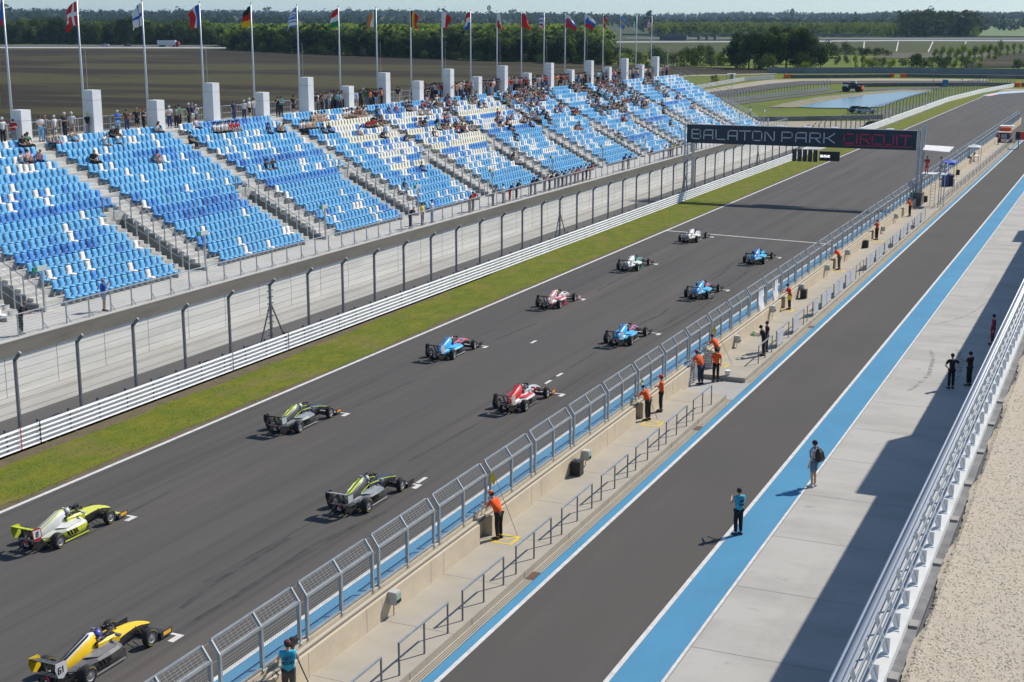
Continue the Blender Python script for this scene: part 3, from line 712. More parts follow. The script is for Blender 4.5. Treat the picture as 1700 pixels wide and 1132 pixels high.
a_ = MB(); a_.box(-20.36, -20.24, YA, YB - 52, 1.022, 1.07); SB(a_, 'cable_tray', mat('tray', (.5, .46, .37), .7), pw)
a_ = MB(); a_.box(-20.24, -20.17, YA, YB - 52, 1.0195, 1.028); a_.box(-20.415, -20.385, YA, YB - 52, 1.0195, 1.028); SB(a_, 'tray_gap', mat('tray gap', (.14, .12, .1), .9), pw)
a_ = MB(); y = 4.4
while y < 235:
    if all(not (c0 - .1 < y < c1 + .1) for c0, c1 in cuts): a_.box(-20.07, -20.066, y, y + .012, ZA, 1.0)
    if all(not (c0 - .1 < y + 1 < c1 + .1) for c0, c1 in cuts): a_.box(-20.07, -20.066, y + .95, y + .958, ZA, 1.0)
    y += 4.25
SB(a_, 'wall_joint', mat('wall joint', (.24, .21, .16), .9), pw)
# mesh panels
wirep = mat('fence wire', (.36, .37, .37), .5, .3); frm = mat('fence frame', (.40, .43, .45), .45, .45, var=.1, scale=2)
def panel_parts(det):
    H0, H1, H2 = 1.25, 2.43, 2.81; xk, xt = 0.0, -.26; Lp = 3.77; out = []
    posts = []
    for y in (0, Lp / 2, Lp):
        b = MB(); b.bar((0, y, 1.17), (0, y, H1 + .02), .09, .09); b.bar((0, y, H1), (xt, y, H2), .05, .08); b.box(-.09, .09, y - .08, y + .08, 1.17, 1.19); posts.append(b)
    rails = []
    for (x, z, w) in ((0, H0, .06), (0, H1, .075), (xt, H2, .05)):
        b = MB(); b.bar((x, .03, z), (x, Lp - .03, z), w, w * 1.1); rails.append(b)
    w = MB()
    for i in range(1, 13): w.bar((-.01, .02, H0 + (H1 - H0) * i / 13), (-.01, Lp - .02, H0 + (H1 - H0) * i / 13), .0055, .0055)
    for i in range(1, 6): w.bar((xt * i / 6 - .01, .02, H1 + (H2 - H1) * i / 6), (xt * i / 6 - .01, Lp - .02, H1 + (H2 - H1) * i / 6), .007, .007)
    n = 38 if det else 20
    for i in range(1, n):
        y = Lp * i / n; w.bar((-.012, y, H0), (-.012, y, H1), .0035, .0035)
        if i % 2 == 0 or not det: w.bar((-.012, y, H1), (xt - .01, y, H2), .006, .006)
    return posts, rails, w
posts, rails, wm_ = panel_parts(True)
def panel(y, full, proto=[None, None]):
    if full:
        if proto[0] is None:
            t = empty('fence_panel', (-20.46, y, 0))
            for b in posts: b.build('post', frm, t)
            for b in rails: b.build('rail', frm, t)
            wm_.build('wire_mesh', wirep, t)
            proto[0] = t; return t
        t = copytree(proto[0]); t.location = (-20.46, y, 0); return t
    if proto[1] is None:
        b = MB()
        for q in posts + rails: b.add(q.v, q.f)
        b.mi = 1; b.add(wm_.v, wm_.f); proto[1] = b.mesh('fence_panel', [frm, wirep])
    return link('fence_panel', proto[1], None, (-20.46, y, 0))
y = 35.62 - 4.173 * 4; k = 1
while y < YB - 6:
    if not (gate0 - 1 < y + 1.9 < gate0 - .9):
        t = panel(y, y < 125)
        tag(t, 'galvanised mesh fence panel on the pit wall, %s panel counting from the near end' % nth(k), 'fence panel', 'mesh fence panels along the pit wall')
    y += 4.173; k += 1
cb = MB()
for x, z in ((-20.46, 2.34), (-20.72, 2.76)): cb.tube((x, 19, z), (x, YB - 6, z), .006, 4)
tag(cb.build('safety_cable', wirep), 'thin steel cables strung through the mesh fence on the pit wall', 'cable')
# steel gate in the wall
gt = empty('pit_gate', (-20.3, gate0, 0)); tag(gt, 'open steel barred gate in the pit wall beside the leaning marshal', 'gate')
b_ = MB()
for z in np.arange(.12, 1.15, .14): b_.bar((-20.15, gate0 + .05, z), (-20.15, gate0 + 1.7, z), .1, .07)
SB(b_, 'gate_bars', M['steel'], gt)
for yy in (gate0 + .08, gate0 + .85, gate0 + 1.68): SB(MB().bar((-20.12, yy, .02), (-20.12, yy, 1.25), .07, .08), 'gate_frame', M['steel'], gt)
b_ = MB()
for z in np.arange(.12, 1.15, .14): b_.bar((-20.3, gate1 - 1.0, z), (-19.6, gate1 - .7, z), .06, .07)
SB(b_, 'gate_leaf', M['steel'], gt)
# handrails along the apron
hr = empty('handrail', (-17.8, 0, ZA)); tag(hr, 'x', 'handrail', 'steel handrails along the apron')
for y in (0, 1.55, 3.09): MB().bar((0, y, 0), (0, y, 1.0), .045, .045).build('post', M['darksteel'], hr)
MB().bar((0, -.02, 1.0), (0, 3.11, 1.0), .06, .045).build('rail', M['steel'], hr)
first = True; y = 44.39 - 4.12 * 6; k = 1; hy = []
while y < 236:
    if not (y + 3.1 > ya1 and y < ya2 + .2) and not (y + 3.1 > ya3 and y < ya4):
        o = hr if first else copytree(hr); first = False; o.location = (-17.8, y, ZA); hy.append(y)
        o['label'] = 'grey steel handrail on three posts at the apron edge, %s counting from the near end' % nth(k); k += 1
    y += 4.12
yp0, yp1 = GX(1290, 595, -17.8).y, GX(1528, 372, -17.8).y
pan = [y for y in hy if yp0 - 1.5 < y < yp1]
k = 1; rp = random.Random(4)
for y in pan:
    for q in (0, 1.55):
        if rp.random() < .2: continue
        o = MB().box(-.012, .012, .06, 1.48, .12, .96).build('screen_board', mat('screen board', (.56, .58, .62), .5), None, (-17.75, y + q, ZA))
        tag(o, 'pale grey screen board fixed to the apron handrail, %s counting from the near end' % nth(k), 'board', 'pale boards on the handrails'); k += 1
# electric boxes, speakers, pads
grn = mat('pale green plastic', (.25, .42, .35), .5); boxm = mat('grey box', (.5, .5, .46), .6)
def ebox(u, v, lab, full=True):
    p = GX(u, v, -20.07); z = max(.45, min(.75, p.z))
    t = empty('electric_box', (-20.07, p.y, z)); tag(t, lab, 'electric box', 'electric boxes on the pit wall')
    MB().box(0, .3, -.16, .16, 0, .42).build('box', boxm, t)
    b = MB(); b.box(.3, .31, -.15, .15, .1, .36); b.build('cover', grn, t)
    b = MB()
    for i in range(4): b.box(.308, .325, -.12 + i * .07, -.08 + i * .07, .06, .16)
    b.build('socket', M['black'], t)
    MB().bar((.12, 0, 0), (.12, 0, -z + ZA), .02, .02).build('cable', M['black'], t)
    return t
for u, v, l in ((648, 1000, 'grey and green electric box on the wall beside the teal vested camera operator'), (968, 762, 'grey electric box above the black speaker on the near wall'), (1220, 568, 'grey electric box on the wall just past the steel gate'),
                (1279, 516, 'grey electric box on the wall below the white sheets'), (1327, 478, 'grey electric box beside the black speaker past the red shirted marshal'), (1370, 448, 'grey electric box on the wall before the bending marshal'),
                (1404, 420, 'grey electric box on the wall just past the bending marshal'), (1485, 362, 'grey electric box on the wall before the gantry foot'), (1463, 385, 'grey electric box beside the marshal with raised arms')):
    ebox(u, v, l)
def speaker(u, v, lab, h=.62):
    p = G(u, v, ZA); t = empty('speaker', (p.x, p.y, ZA)); tag(t, lab, 'speaker', 'black speakers on the apron')
    MB().box(-.2, .2, -.24, .24, 0, h).build('cabinet', M['black'], t); MB().box(.2, .212, -.19, .19, .06, h - .06).build('grille', mat('grille', (.05, .05, .055), .7), t)
    MB().box(-.05, .05, -.1, .1, h, h + .05).build('handle', M['darksteel'], t)
    return t
for u, v, l in ((958, 788, 'black speaker standing below the nearest electric box'), (1334, 495, 'black speaker standing between two electric boxes past the red shirted marshal'), (1437, 411, 'black speaker standing on the apron before the marshal with raised arms'),
                (1536, 335, 'black speaker standing on the apron behind the gantry foot'), (1590, 290, 'black speaker standing past the blue canopy')):
    speaker(u, v, l)
pdk = 0
for (u, v, l) in ((838, 895, 'nearest'), (1083, 703, 'second'), (1195, 606, 'third'), (1306, 515, 'fourth'), (1392, 450, 'fifth'), (1458, 400, 'sixth')):
    p = G(u, v, ZA); b = MB(); x0, x1, y0, y1 = p.x - .45, p.x + .45, p.y - .45, p.y + .45; z = ZA + .005
    for a in ((x0, x1, y0, y0 + .1), (x0, x1, y1 - .1, y1), (x0, x0 + .1, y0 + .1, y1 - .1), (x1 - .1, x1, y0 + .1, y1 - .1)): b.quad((a[0], a[2], z), (a[1], a[2], z), (a[1], a[3], z), (a[0], a[3], z))
    b.quad((x0 + .1, y0 + .1, z), (x0 + .2, y0 + .1, z), (x1 - .1, y1 - .1, z), (x1 - .2, y1 - .1, z))
    struct(b.build('floor_marking', M['yellow']))
# white sheets hung on the fence
for (u0, v0, u1, l, sd) in ((1262, 489, 1262, 'crumpled white sheet hanging on the mesh fence, nearer of the two', 1), (1286, 468, 1286, 'crumpled white sheet hanging on the mesh fence, farther of the two', 2)):
    p = GX(u0, v0, -20.5); rs_ = random.Random(sd); b = MB(); n = 12; vs = []
    for i in range(n + 1):
        for j in range(n + 1):
            s_, t_ = i / n, j / n; vs.append((-20.5 + .05 * math.sin(i * 1.7 + j * .6) * t_ + .12 * t_ + rs_.uniform(-.012, .012), p.y - .7 + 1.5 * s_ * (1 - .2 * t_) + .15 * t_, 2.45 - 1.55 * t_ + .06 * math.sin(i * 2)))
    b.add(vs, [(i * (n + 1) + j, i * (n + 1) + j + 1, (i + 1) * (n + 1) + j + 1, (i + 1) * (n + 1) + j) for i in range(n) for j in range(n)])
    o = b.build('cloth_sheet', mat('sheet cloth', (.76, .77, .8), .9, var=.05, scale=3), smooth=True); o.modifiers.new('t', 'SOLIDIFY').thickness = .006
    tag(o, l, 'sheet')
p = G(1208, 623, ZA); t = empty('bucket', (p.x, p.y, ZA)); tag(t, 'white plastic bucket at the apron edge beside the marshals', 'bucket')
MB().tube((0, 0, 0), (0, 0, .26), .12, 12, .16).build('pail', mat('bucket white', (.72, .72, .68), .5), t, smooth=False); MB().tube((0, 0, .26), (0, 0, .28), .165, 12).build('rim', M['white'], t)
MB().box(-17.2, -17.0, 0, .35, .01, .02)
for (u, v) in ((883, 963), (1160, 715), (1350, 545)):
    p = G(u, v, 0); struct(MB().quad((-17.6, p.y, .012), (-17.3, p.y, .012), (-17.3, p.y + .7, .012), (-17.6, p.y + .7, .012)).build('drain_cover', mat('rusty cast iron', (.12, .065, .045), .8)))
p = G(1250, 556, ZA); o = MB(); o.ball((0, 0, .06), .12, .22, .07, 8, 5); o.bar((.1, -.1, .06), (.7, .3, .04), .02, .02); o = o.build('rolled_flag', mat('green cloth', (.01, .25, .1), .8), None, (p.x, p.y, ZA)); tag(o, 'rolled green flag lying on the apron before the dark clothed pair', 'flag')

# ---------------------------------------------------------------- start gantry
gy = 148.9
gn = empty('start_gantry', (-33, gy, 0)); tag(gn, 'steel start gantry with dark lettered sign spanning the race track', 'gantry')
b_ = MB()
for x, y in ((-45.35, gy - .2), (-45.35, gy + .9), (-44.6, gy + .3), (-44.6, gy + .9)): b_.bar((x, y, 0), (x, y, 8.05 if x < -45 else 7.8), .14, .14)
for z in np.arange(.5, 7.6, .9): b_.bar((-45.35, gy + .3, z), (-44.6, gy + .3, z + .45), .05, .05); b_.bar((-44.6, gy + .9, z), (-44.6, gy + .3, z + .45), .05, .05)
SB(b_, 'left_tower' if 0 else 'tower', M['steel'], gn)
b_ = MB()
for x in (-20.3, -19.85):
    for y in (gy - .3, gy + .9): b_.bar((x, y, 1.1), (x, y, 8.1), .13, .13)
for z in np.arange(1.4, 7.6, .9): b_.bar((-20.3, gy - .3, z), (-19.85, gy - .3, z + .45), .05, .05)
b_.bar((-19.85, gy + .9, 7.5), (-19.85, gy + .9, 8.5), .2, .2)
SB(b_, 'tower', M['steel'], gn)
SB(MB().box(-20.75, -19.6, gy - .8, gy + 1.3, 0, 1.55), 'plinth', M['beam'], gn)
b_ = MB()
for y in (gy - .2, gy + .8):
    for z in (6.0, 7.85): b_.bar((-45.2, y, z), (-20, y, z), .12, .12)
x = -45
while x < -20.5:
    b_.bar((x, gy + .8, 6.0), (x + .9, gy + .8, 7.85), .06, .06); b_.bar((x, gy - .2, 7.87), (x + .9, gy + .8, 7.87), .06, .06); b_.bar((x, gy - .2, 6.0), (x, gy + .8, 6.0), .06, .06); x += 1.9
SB(b_, 'truss', M['steel'], gn)
navy = mat('sign navy', (.014, .028, .05), .5)
sb = SB(MB().box(-45.1, -20.5, gy - .34, gy - .26, 5.93, 7.93), 'sign_board', navy, gn)
b_ = MB(); b_.box(-45.1, -20.5, gy - .36, gy - .24, 7.93, 7.97)
x = -44
while x < -21: b_.box(x, x + .7, gy - .2, gy + 1.0, 7.96, 8.02); x += 2.9
SB(b_, 'top_trim', mat('trim', (.55, .57, .6), .5), gn)
# lettering drawn with strokes
GL = {'B': [[(0, 0), (0, 1), (.85, 1), (.95, .9), (.95, .62), (.85, .52), (0, .52)], [(.85, .52), (1, .42), (1, .1), (.9, 0), (0, 0)]],
      'A': [[(0, 0), (0, .8), (.2, 1), (1, 1), (1, 0)], [(0, .42), (1, .42)]],
      'L': [[(0, 1), (0, .1), (.1, 0), (1, 0)]],
      'T': [[(-.1, 1), (1.1, 1)], [(.5, 1), (.5, 0)]],
      'O': [[(0, .1), (0, .9), (.12, 1), (.88, 1), (1, .9), (1, .1), (.88, 0), (.12, 0), (0, .1)]],
      'N': [[(0, 0), (0, 1), (.12, 1), (.88, 0), (1, 0), (1, 1)]],
      'P': [[(0, 0), (0, 1), (.85, 1), (1, .88), (1, .52), (.88, .4), (0, .4)]],
      'R': [[(0, 0), (0, 1), (.85, 1), (1, .88), (1, .56), (.88, .46), (0, .46)], [(.45, .46), (1, 0)]],
      'K': [[(0, 0), (0, 1)], [(1, 1), (.35, .5), (0, .5)], [(.35, .5), (1.02, 0)]],
      'C': [[(1, 1), (.12, 1), (0, .88), (0, .12), (.12, 0), (1, 0)]],
      'I': [[(.5, 0), (.5, 1)]], 'U': [[(0, 1), (0, .12), (.12, 0), (.88, 0), (1, .12), (1, 1)]],
      '0': [[(0, 0), (0, 1), (1, 1), (1, 0), (0, 0)]], '2': [[(0, 1), (1, 1), (1, .5), (0, .5), (0, 0), (1, 0)]], '5': [[(1, 1), (0, 1), (0, .5), (1, .5), (1, 0), (0, 0)]], ':': [[(.5, .2), (.5, .35)], [(.5, .65), (.5, .8)]],
      '6': [[(1, 1), (0, 1), (0, 0), (1, 0), (1, .5), (0, .5)]], '1': [[(.2, .8), (.5, 1), (.5, 0)]], '8': [[(0, 0), (0, 1), (1, 1), (1, 0), (0, 0)], [(0, .5), (1, .5)]], '3': [[(0, 1), (1, 1), (1, 0), (0, 0)], [(0, .5), (1, .5)]],
      'M': [[(0, 0), (0, 1), (.5, .4), (1, 1), (1, 0)]], 'E': [[(1, 1), (0, 1), (0, 0), (1, 0)], [(0, .5), (.8, .5)]], 'D': [[(0, 0), (0, 1), (.7, 1), (1, .7), (1, .3), (.7, 0), (0, 0)]]}
def strokes(mb, txt, x0, z0, h, w, adv, th, y, fwd=(0, -1, 0)):
    x = x0
    for ch in txt:
        if ch == ' ': x += adv * .62; continue
        ww = w * (.25 if ch in 'I1:' else 1)
        for poly in GL[ch]:
            for a, c in zip(poly[:-1], poly[1:]):
                fx = (lambda q: x + (q - .5) * w * .01 + w * .12) if ch in 'I:' else (lambda q: x + q * w)
                p = Vector((fx(a[0]), y, z0 + a[1] * h)); q = Vector((fx(c[0]), y, z0 + c[1] * h)); d = (q - p).normalized() * th * .45
                mb.bar(p - d, q + d, th, .02, up=(0, 1, 0))
        x += adv if ch not in 'I:' else adv * .42
    return x
M_lt = mat('sign letter grey', (.55, .57, .6), .5)
px_ = lambda u: -45.1 + (u - 1142) * 24.6 / 379
b_ = MB(); strokes(b_, 'BALATON', px_(1151), 6.42, .98, 1.0, 1.36, .115, gy - .355); SB(b_, 'lettering', mat('sign letter grey', (.55, .57, .6), .5), gn); b_ = MB(); strokes(b_, 'PARK', px_(1305), 6.42, .98, 1.1, 1.5, .115, gy - .355); SB(b_, 'lettering', M_lt, gn)
b_ = MB(); strokes(b_, 'CIRCUIT', px_(1407), 6.45, .95, .95, 1.2, .12, gy - .357); b_.box(px_(1407), px_(1514), gy - .37, gy - .345, 6.2, 6.27)
SB(b_, 'lettering', mat('sign letter red', (.6, .03, .09), .5), gn)
# start lights and clock hanging below
lt = empty('start_lights', (-33.5, gy - .2, 4.3)); tag(lt, 'row of five black double start light columns hanging under the gantry', 'start lights')
for i in range(5):
    x = px_(1322) + .1 + i * .56; b_ = MB()
    b_.box(x, x + .42, gy - .38, gy - .1, 4.35, 5.6)
    SB(b_, 'light_column', M['black'], lt)
    b_ = MB()
    for zz in (4.55, 4.9, 5.1, 5.4): b_.tube((x + .21, gy - .42, zz), (x + .21, gy - .38, zz), .13, 10)
    SB(b_, 'lens', mat('dark lens', (.06, .07, .06), .25), lt)
SB(MB().bar((px_(1322), gy - .24, 5.65), (px_(1400), gy - .24, 5.65), .06, .06), 'hanger', M['steel'], lt)
ck = empty('race_clock', (-30, gy - .2, 4.6)); tag(ck, 'black digital clock panel reading 00:25:00 beside the start lights', 'clock')
SB(MB().box(px_(1368), px_(1401), gy - .34, gy - .2, 4.5, 5.5), 'panel', M['black'], ck)
b_ = MB(); strokes(b_, '00:25:00', px_(1368) + .12, 4.9, .2, .1, .15, .03, gy - .35); SB(b_, 'digits', mat('lit digits', (.8, .8, .8), .5, emit=(.9, .9, .9, 1.2)), ck)
# starter platform
pf = empty('starter_platform', (-18.6, gy + .3, 0)); tag(pf, 'raised steel starter platform with white canopy roof and ladder beside the gantry', 'platform')
zp = 3.55
b_ = MB()
for x, y in ((-19.8, gy - .2), (-17.95, gy - .2), (-17.95, gy + 1.6), (-17.45, gy - .2)): b_.bar((x, y, ZA), (x, y, zp + (1.0 if x > -19 else 3)), .08, .08)
SB(b_, 'frame', M['steel'], pf)
SB(MB().box(-19.9, -17.4, gy - .3, gy + 1.7, zp - .1, zp), 'deck', mat('deck pale', (.62, .62, .62), .6), pf)
b_ = MB(); b_.add([(-19.95, gy - .5, 6.0), (-17.2, gy - .5, 5.85), (-17.0, gy + 2.0, 6.2), (-19.95, gy + 2.0, 6.3), (-19.95, gy - .5, 6.05), (-17.2, gy - .5, 5.9), (-17.0, gy + 2.0, 6.25), (-19.95, gy + 2.0, 6.35)], [(0, 3, 2, 1), (4, 5, 6, 7), (0, 1, 5, 4), (1, 2, 6, 5), (2, 3, 7, 6), (3, 0, 4, 7)])
SB(b_, 'canopy', M['white'], pf)
b_ = MB()
for z in (zp + .55, zp + 1.0): b_.bar((-19.85, gy - .3, z), (-17.4, gy - .3, z), .04, .04); b_.bar((-17.4, gy - .3, z), (-17.4, gy + 1.7, z), .04, .04)
SB(b_, 'guard_railing', M['white'], pf)
b_ = MB()
for x in (-18.75, -18.3): b_.bar((x, gy - .4, ZA), (x, gy - .4, zp), .05, .05)
for z in np.arange(ZA + .3, zp, .3): b_.bar((-18.75, gy - .4, z), (-18.3, gy - .4, z), .03, .03)
SB(b_, 'ladder', M['steel'], pf)
# things past the gantry on the apron
bluem = mat('canvas blue', (.05, .1, .42), .7)
def canopy(u, v, w, l, h, m, lab, legs=True):
    p = G(u, v, ZA); t = empty('canopy', (p.x, p.y, ZA)); tag(t, lab, 'canopy')
    MB().add([(-w / 2, -l / 2, h - .25), (w / 2, -l / 2, h - .25), (w / 2, l / 2, h - .25), (-w / 2, l / 2, h - .25), (-w / 2, -l / 2, h), (w / 2, -l / 2, h), (w / 2, l / 2, h), (-w / 2, l / 2, h), (0, 0, h + .3)],
             [(0, 3, 2, 1), (0, 1, 5, 4), (1, 2, 6, 5), (2, 3, 7, 6), (3, 0, 4, 7), (4, 5, 8), (5, 6, 8), (6, 7, 8), (7, 4, 8)]).build('roof', m, t)
    for x in (-w / 2 + .05, w / 2 - .05):
        for y in (-l / 2 + .05, l / 2 - .05): MB().bar((x, y, 0), (x, y, h - .1), .05, .05).build('leg', M['darksteel'], t)
canopy(1574, 300, 1.6, 3.0, 2.3, bluem, 'small blue roofed canopy standing on the apron behind the platform')
canopy(1615, 270, 1.8, 3.0, 2.2, mat('canvas pale', (.5, .52, .52), .7), 'small grey roofed canopy over equipment farther along the apron')
p = G(1570, 308, ZA); t = empty('equipment_cabinet', (p.x + .1, p.y, ZA)); tag(t, 'blue and black equipment cabinet on the apron under the blue canopy', 'cabinet')
MB().box(-.5, .3, -.8, .8, 0, 1.45).build('body', mat('cabinet blue', (.02, .1, .3), .5), t); MB().box(.3, .75, -.7, .7, 0, 1.3).build('door', M['black'], t); MB().box(.75, .95, -.5, .6, 0, .9).build('side_case', M['white'], t)
p = G(1617, 267, ZA); t = empty('timing_desk', (p.x, p.y, ZA)); tag(t, 'white timing desk with monitors on the apron under the grey canopy', 'desk')
MB().box(-.6, .6, -1, 1, .72, .78).build('top', M['white'], t)
for x, y in ((-.5, -.9), (.5, -.9), (-.5, .9), (.5, .9)): MB().bar((x, y, 0), (x, y, .72), .05, .05).build('leg', M['steel'], t)
for y in (-.5, .4): MB().box(-.05, .05, y - .3, y + .3, .8, 1.2).build('monitor', M['black'], t)
# rescue vehicle and panel at the pit exit
p = G(1664, 238, .0); t = empty('rescue_truck', (p.x + .2, p.y + 1.5, .25)); tag(t, 'white and orange rescue truck parked at the far end of the pit wall', 'truck')
orange = mat('signal orange', (.78, .12, .02), .5)
MB().loft([[(-.95, -2, .5), (.95, -2, .5), (.95, -2, 1.5), (-.95, -2, 1.5)], [(-.95, 1, .5), (.95, 1, .5), (.95, 1, 1.5), (-.95, 1, 1.5)], [(-.9, 2.6, .5), (.9, 2.6, .5), (.85, 2.5, 1.1), (-.85, 2.5, 1.1)]]).build('body', mat('truck dark', (.05, .055, .07), .5), t)
MB().loft([[(-.9, -.4, 1.5), (.9, -.4, 1.5), (.8, -.2, 2.25), (-.8, -.2, 2.25)], [(-.9, 1.3, 1.5), (.9, 1.3, 1.5), (.8, .9, 2.25), (-.8, .9, 2.25)]]).build('cab', orange, t)
MB().box(-1.0, 1.0, -2.3, -.6, 1.55, 1.62).build('bed_cover', mat('cream cover', (.7, .62, .52), .7), t); MB().box(-1.05, 1.15, .9, 3.3, 2.25, 2.4).build('roof', M['white'], t)
for x in (-.85, .85):
    for y in (-1.3, 1.6): MB().tube((x - .12, y, .12), (x + .12, y, .12), .38, 14).build('wheel', M['rubber'], t)
MB().box(-.45, .45, -2.05, -2.01, .6, 1.3).build('tail_panel', mat('tail grey', (.4, .42, .48), .5), t)
for x in (-.8, .8): MB().box(x - .1, x + .1, -2.06, -2.02, 1.2, 1.45).build('tail_light', orange, t)
p = G(1690, 247, 0); t = empty('signal_board', (p.x, p.y, 0)); tag(t, 'dark and red signal board on a post at the pit lane exit', 'board')
MB().bar((0, 0, 0), (0, 0, 1.8), .12, .12).build('post', M['darksteel'], t); MB().box(-.5, .2, -.1, .1, 1.4, 2.6).build('panel', navy, t); MB().box(.2, 1.0, -.12, .12, 1.4, 2.6).build('panel', mat('signal red', (.75, .06, .03), .5), t)
# tripod with camera at the bottom edge
tp = G(530, 1140, ZA)
# ---------------------------------------------------------------- pit building roof on the right
ZR = 7.75; XR = -3.25
pbld = empty('pit_building', (0, 0, 0)); tag(pbld, 'pit building with gravel covered flat roof on the right', 'building')
pbx = MB(); pbx.box(XR, 60, -30, 300, 0, ZR - .3)
ny0, ny1 = 61.3, 69.2
pbx.box(-2.5, 3, 64.7, 72.7, ZR - .3, 12.0); pbx.box(-2.5, 3, 138.3, 145.6, ZR - .3, 12.0)  # unseen rooftop boxes, shaped to cast the notches in the building shadow
pbx.box(-3.9, XR, -30, 300, ZR - .75, ZR - .35)  # unseen ledge added below the railing to widen the building's shadow
SB(pbx, 'block', mat('building wall', (.5, .5, .5), .8), pbld)
SB(MB().box(XR, XR + .28, -30, 300, ZR - .3, ZR + .05), 'parapet', mat('parapet metal', (.62, .62, .6), .5, var=.08, scale=1), pbld)
SB(MB().box(XR + .28, XR + .46, -30, 300, ZR - .3, ZR - .12), 'gutter', mat('gutter grey', (.16, .16, .165), .8, var=.25, scale=2), pbld)
gvb = MB(); nn = 1600; rg = random.Random(8); vs = []; wob = 0
for i in range(nn):
    wob = wob * .85 + rg.uniform(-.014, .014); y = 10 + i * .053; vs += [(XR + .5 + wob + .05 * math.sin(y * 1.3), y, ZR - .12), (XR + .62, y, ZR - .07), (8, y, ZR - .07), (60, y, ZR - .07)]
gvb.add(vs, [(4 * i + j, 4 * i + j + 1, 4 * i + j + 5, 4 * i + j + 4) for i in range(nn - 1) for j in range(3)])
SB(gvb, 'roof_gravel', M['gravel'], pbld)
SB(MB().box(XR + .47, 59.8, -29, 299, ZR - .3, ZR - .16), 'roof_deck', mat('roof felt', (.1, .1, .1), .9), pbld)
pv = MB(); rg = random.Random(12); stn = MB()
for i in range(42000):
    y = 17 + 26 * rg.random() ** 1.5; x = XR + .55 + rg.random() * min(9, (y * .22 + 1)); s_ = rg.uniform(.012, .034); z = ZR - .07
    stn.mi = 0 if rg.random() < .55 else (1 if rg.random() < .6 else 2)
    a = rg.uniform(0, 6.28); c_, d_ = math.cos(a) * s_, math.sin(a) * s_
    stn.add([(x + c_, y + d_, z), (x - d_, y + c_, z), (x - c_, y - d_, z), (x + d_, y - c_, z), (x + c_ * .3, y - d_ * .2, z + s_ * .5)], [(0, 1, 4), (1, 2, 4), (2, 3, 4), (3, 0, 4)])
tag(stn.build('gravel_stones', [mat('stone cream', (.58, .5, .4), .9), mat('stone tan', (.44, .37, .28), .9), mat('stone grey', (.34, .3, .25), .9)]), 'loose cream gravel stones on the flat roof', kind='stuff')
rl = empty('roof_railing', (XR, 0, ZR)); tag(rl, 'white metal railing with sloping rails along the gravel roof edge', 'railing')
railw = mat('railing white', (.66, .68, .70), .35, .2)
b_ = MB()
xo = XR + .1
for (x, z, r_) in ((xo - .34, ZR + .82, .028), (xo - .16, ZR + .8, .038), (xo - .08, ZR + .6, .016), (xo - .03, ZR + .47, .016), (xo + .0, ZR + .34, .016)): b_.tube((x, -20, z), (x, 296, z), r_, 8)
b_.box(xo - .33, xo - .18, -20, 296, ZR + .79, ZR + .8)
SB(b_, 'rail', railw, rl, True)
y = 16.0; n = 0; far_ = MB()
while y < 180:
    bb = MB() if n < 60 else far_
    bb.bar((xo + .06, y, ZR + .05), (xo - .16, y, ZR + .78), .015, .08); bb.box(xo - .36, xo - .14, y - .01, y + .01, ZR + .72, ZR + .79)
    bb.box(xo - .05, xo + .12, y - .09, y + .09, ZR + .05, ZR + .065); bb.box(xo + .0, xo + .1, y + .03, y + .1, ZR + .05, ZR + .35)
    if n < 60: SB(bb, 'post', railw, rl)
    y += 1.12; n += 1
SB(far_, 'far_posts', railw, rl)['kind'] = 'stuff'
for i, yy in enumerate((19.3, 22.1, 24.4, 27.7, 30.5, 33.2, 36, 38.8, 41.4)):
    SB(MB().box(XR + .29, XR + .45, yy, yy + .28, ZR - .119, ZR - .07), 'paving_block', mat('block grey', (.3, .29, .27), .9), pbld)
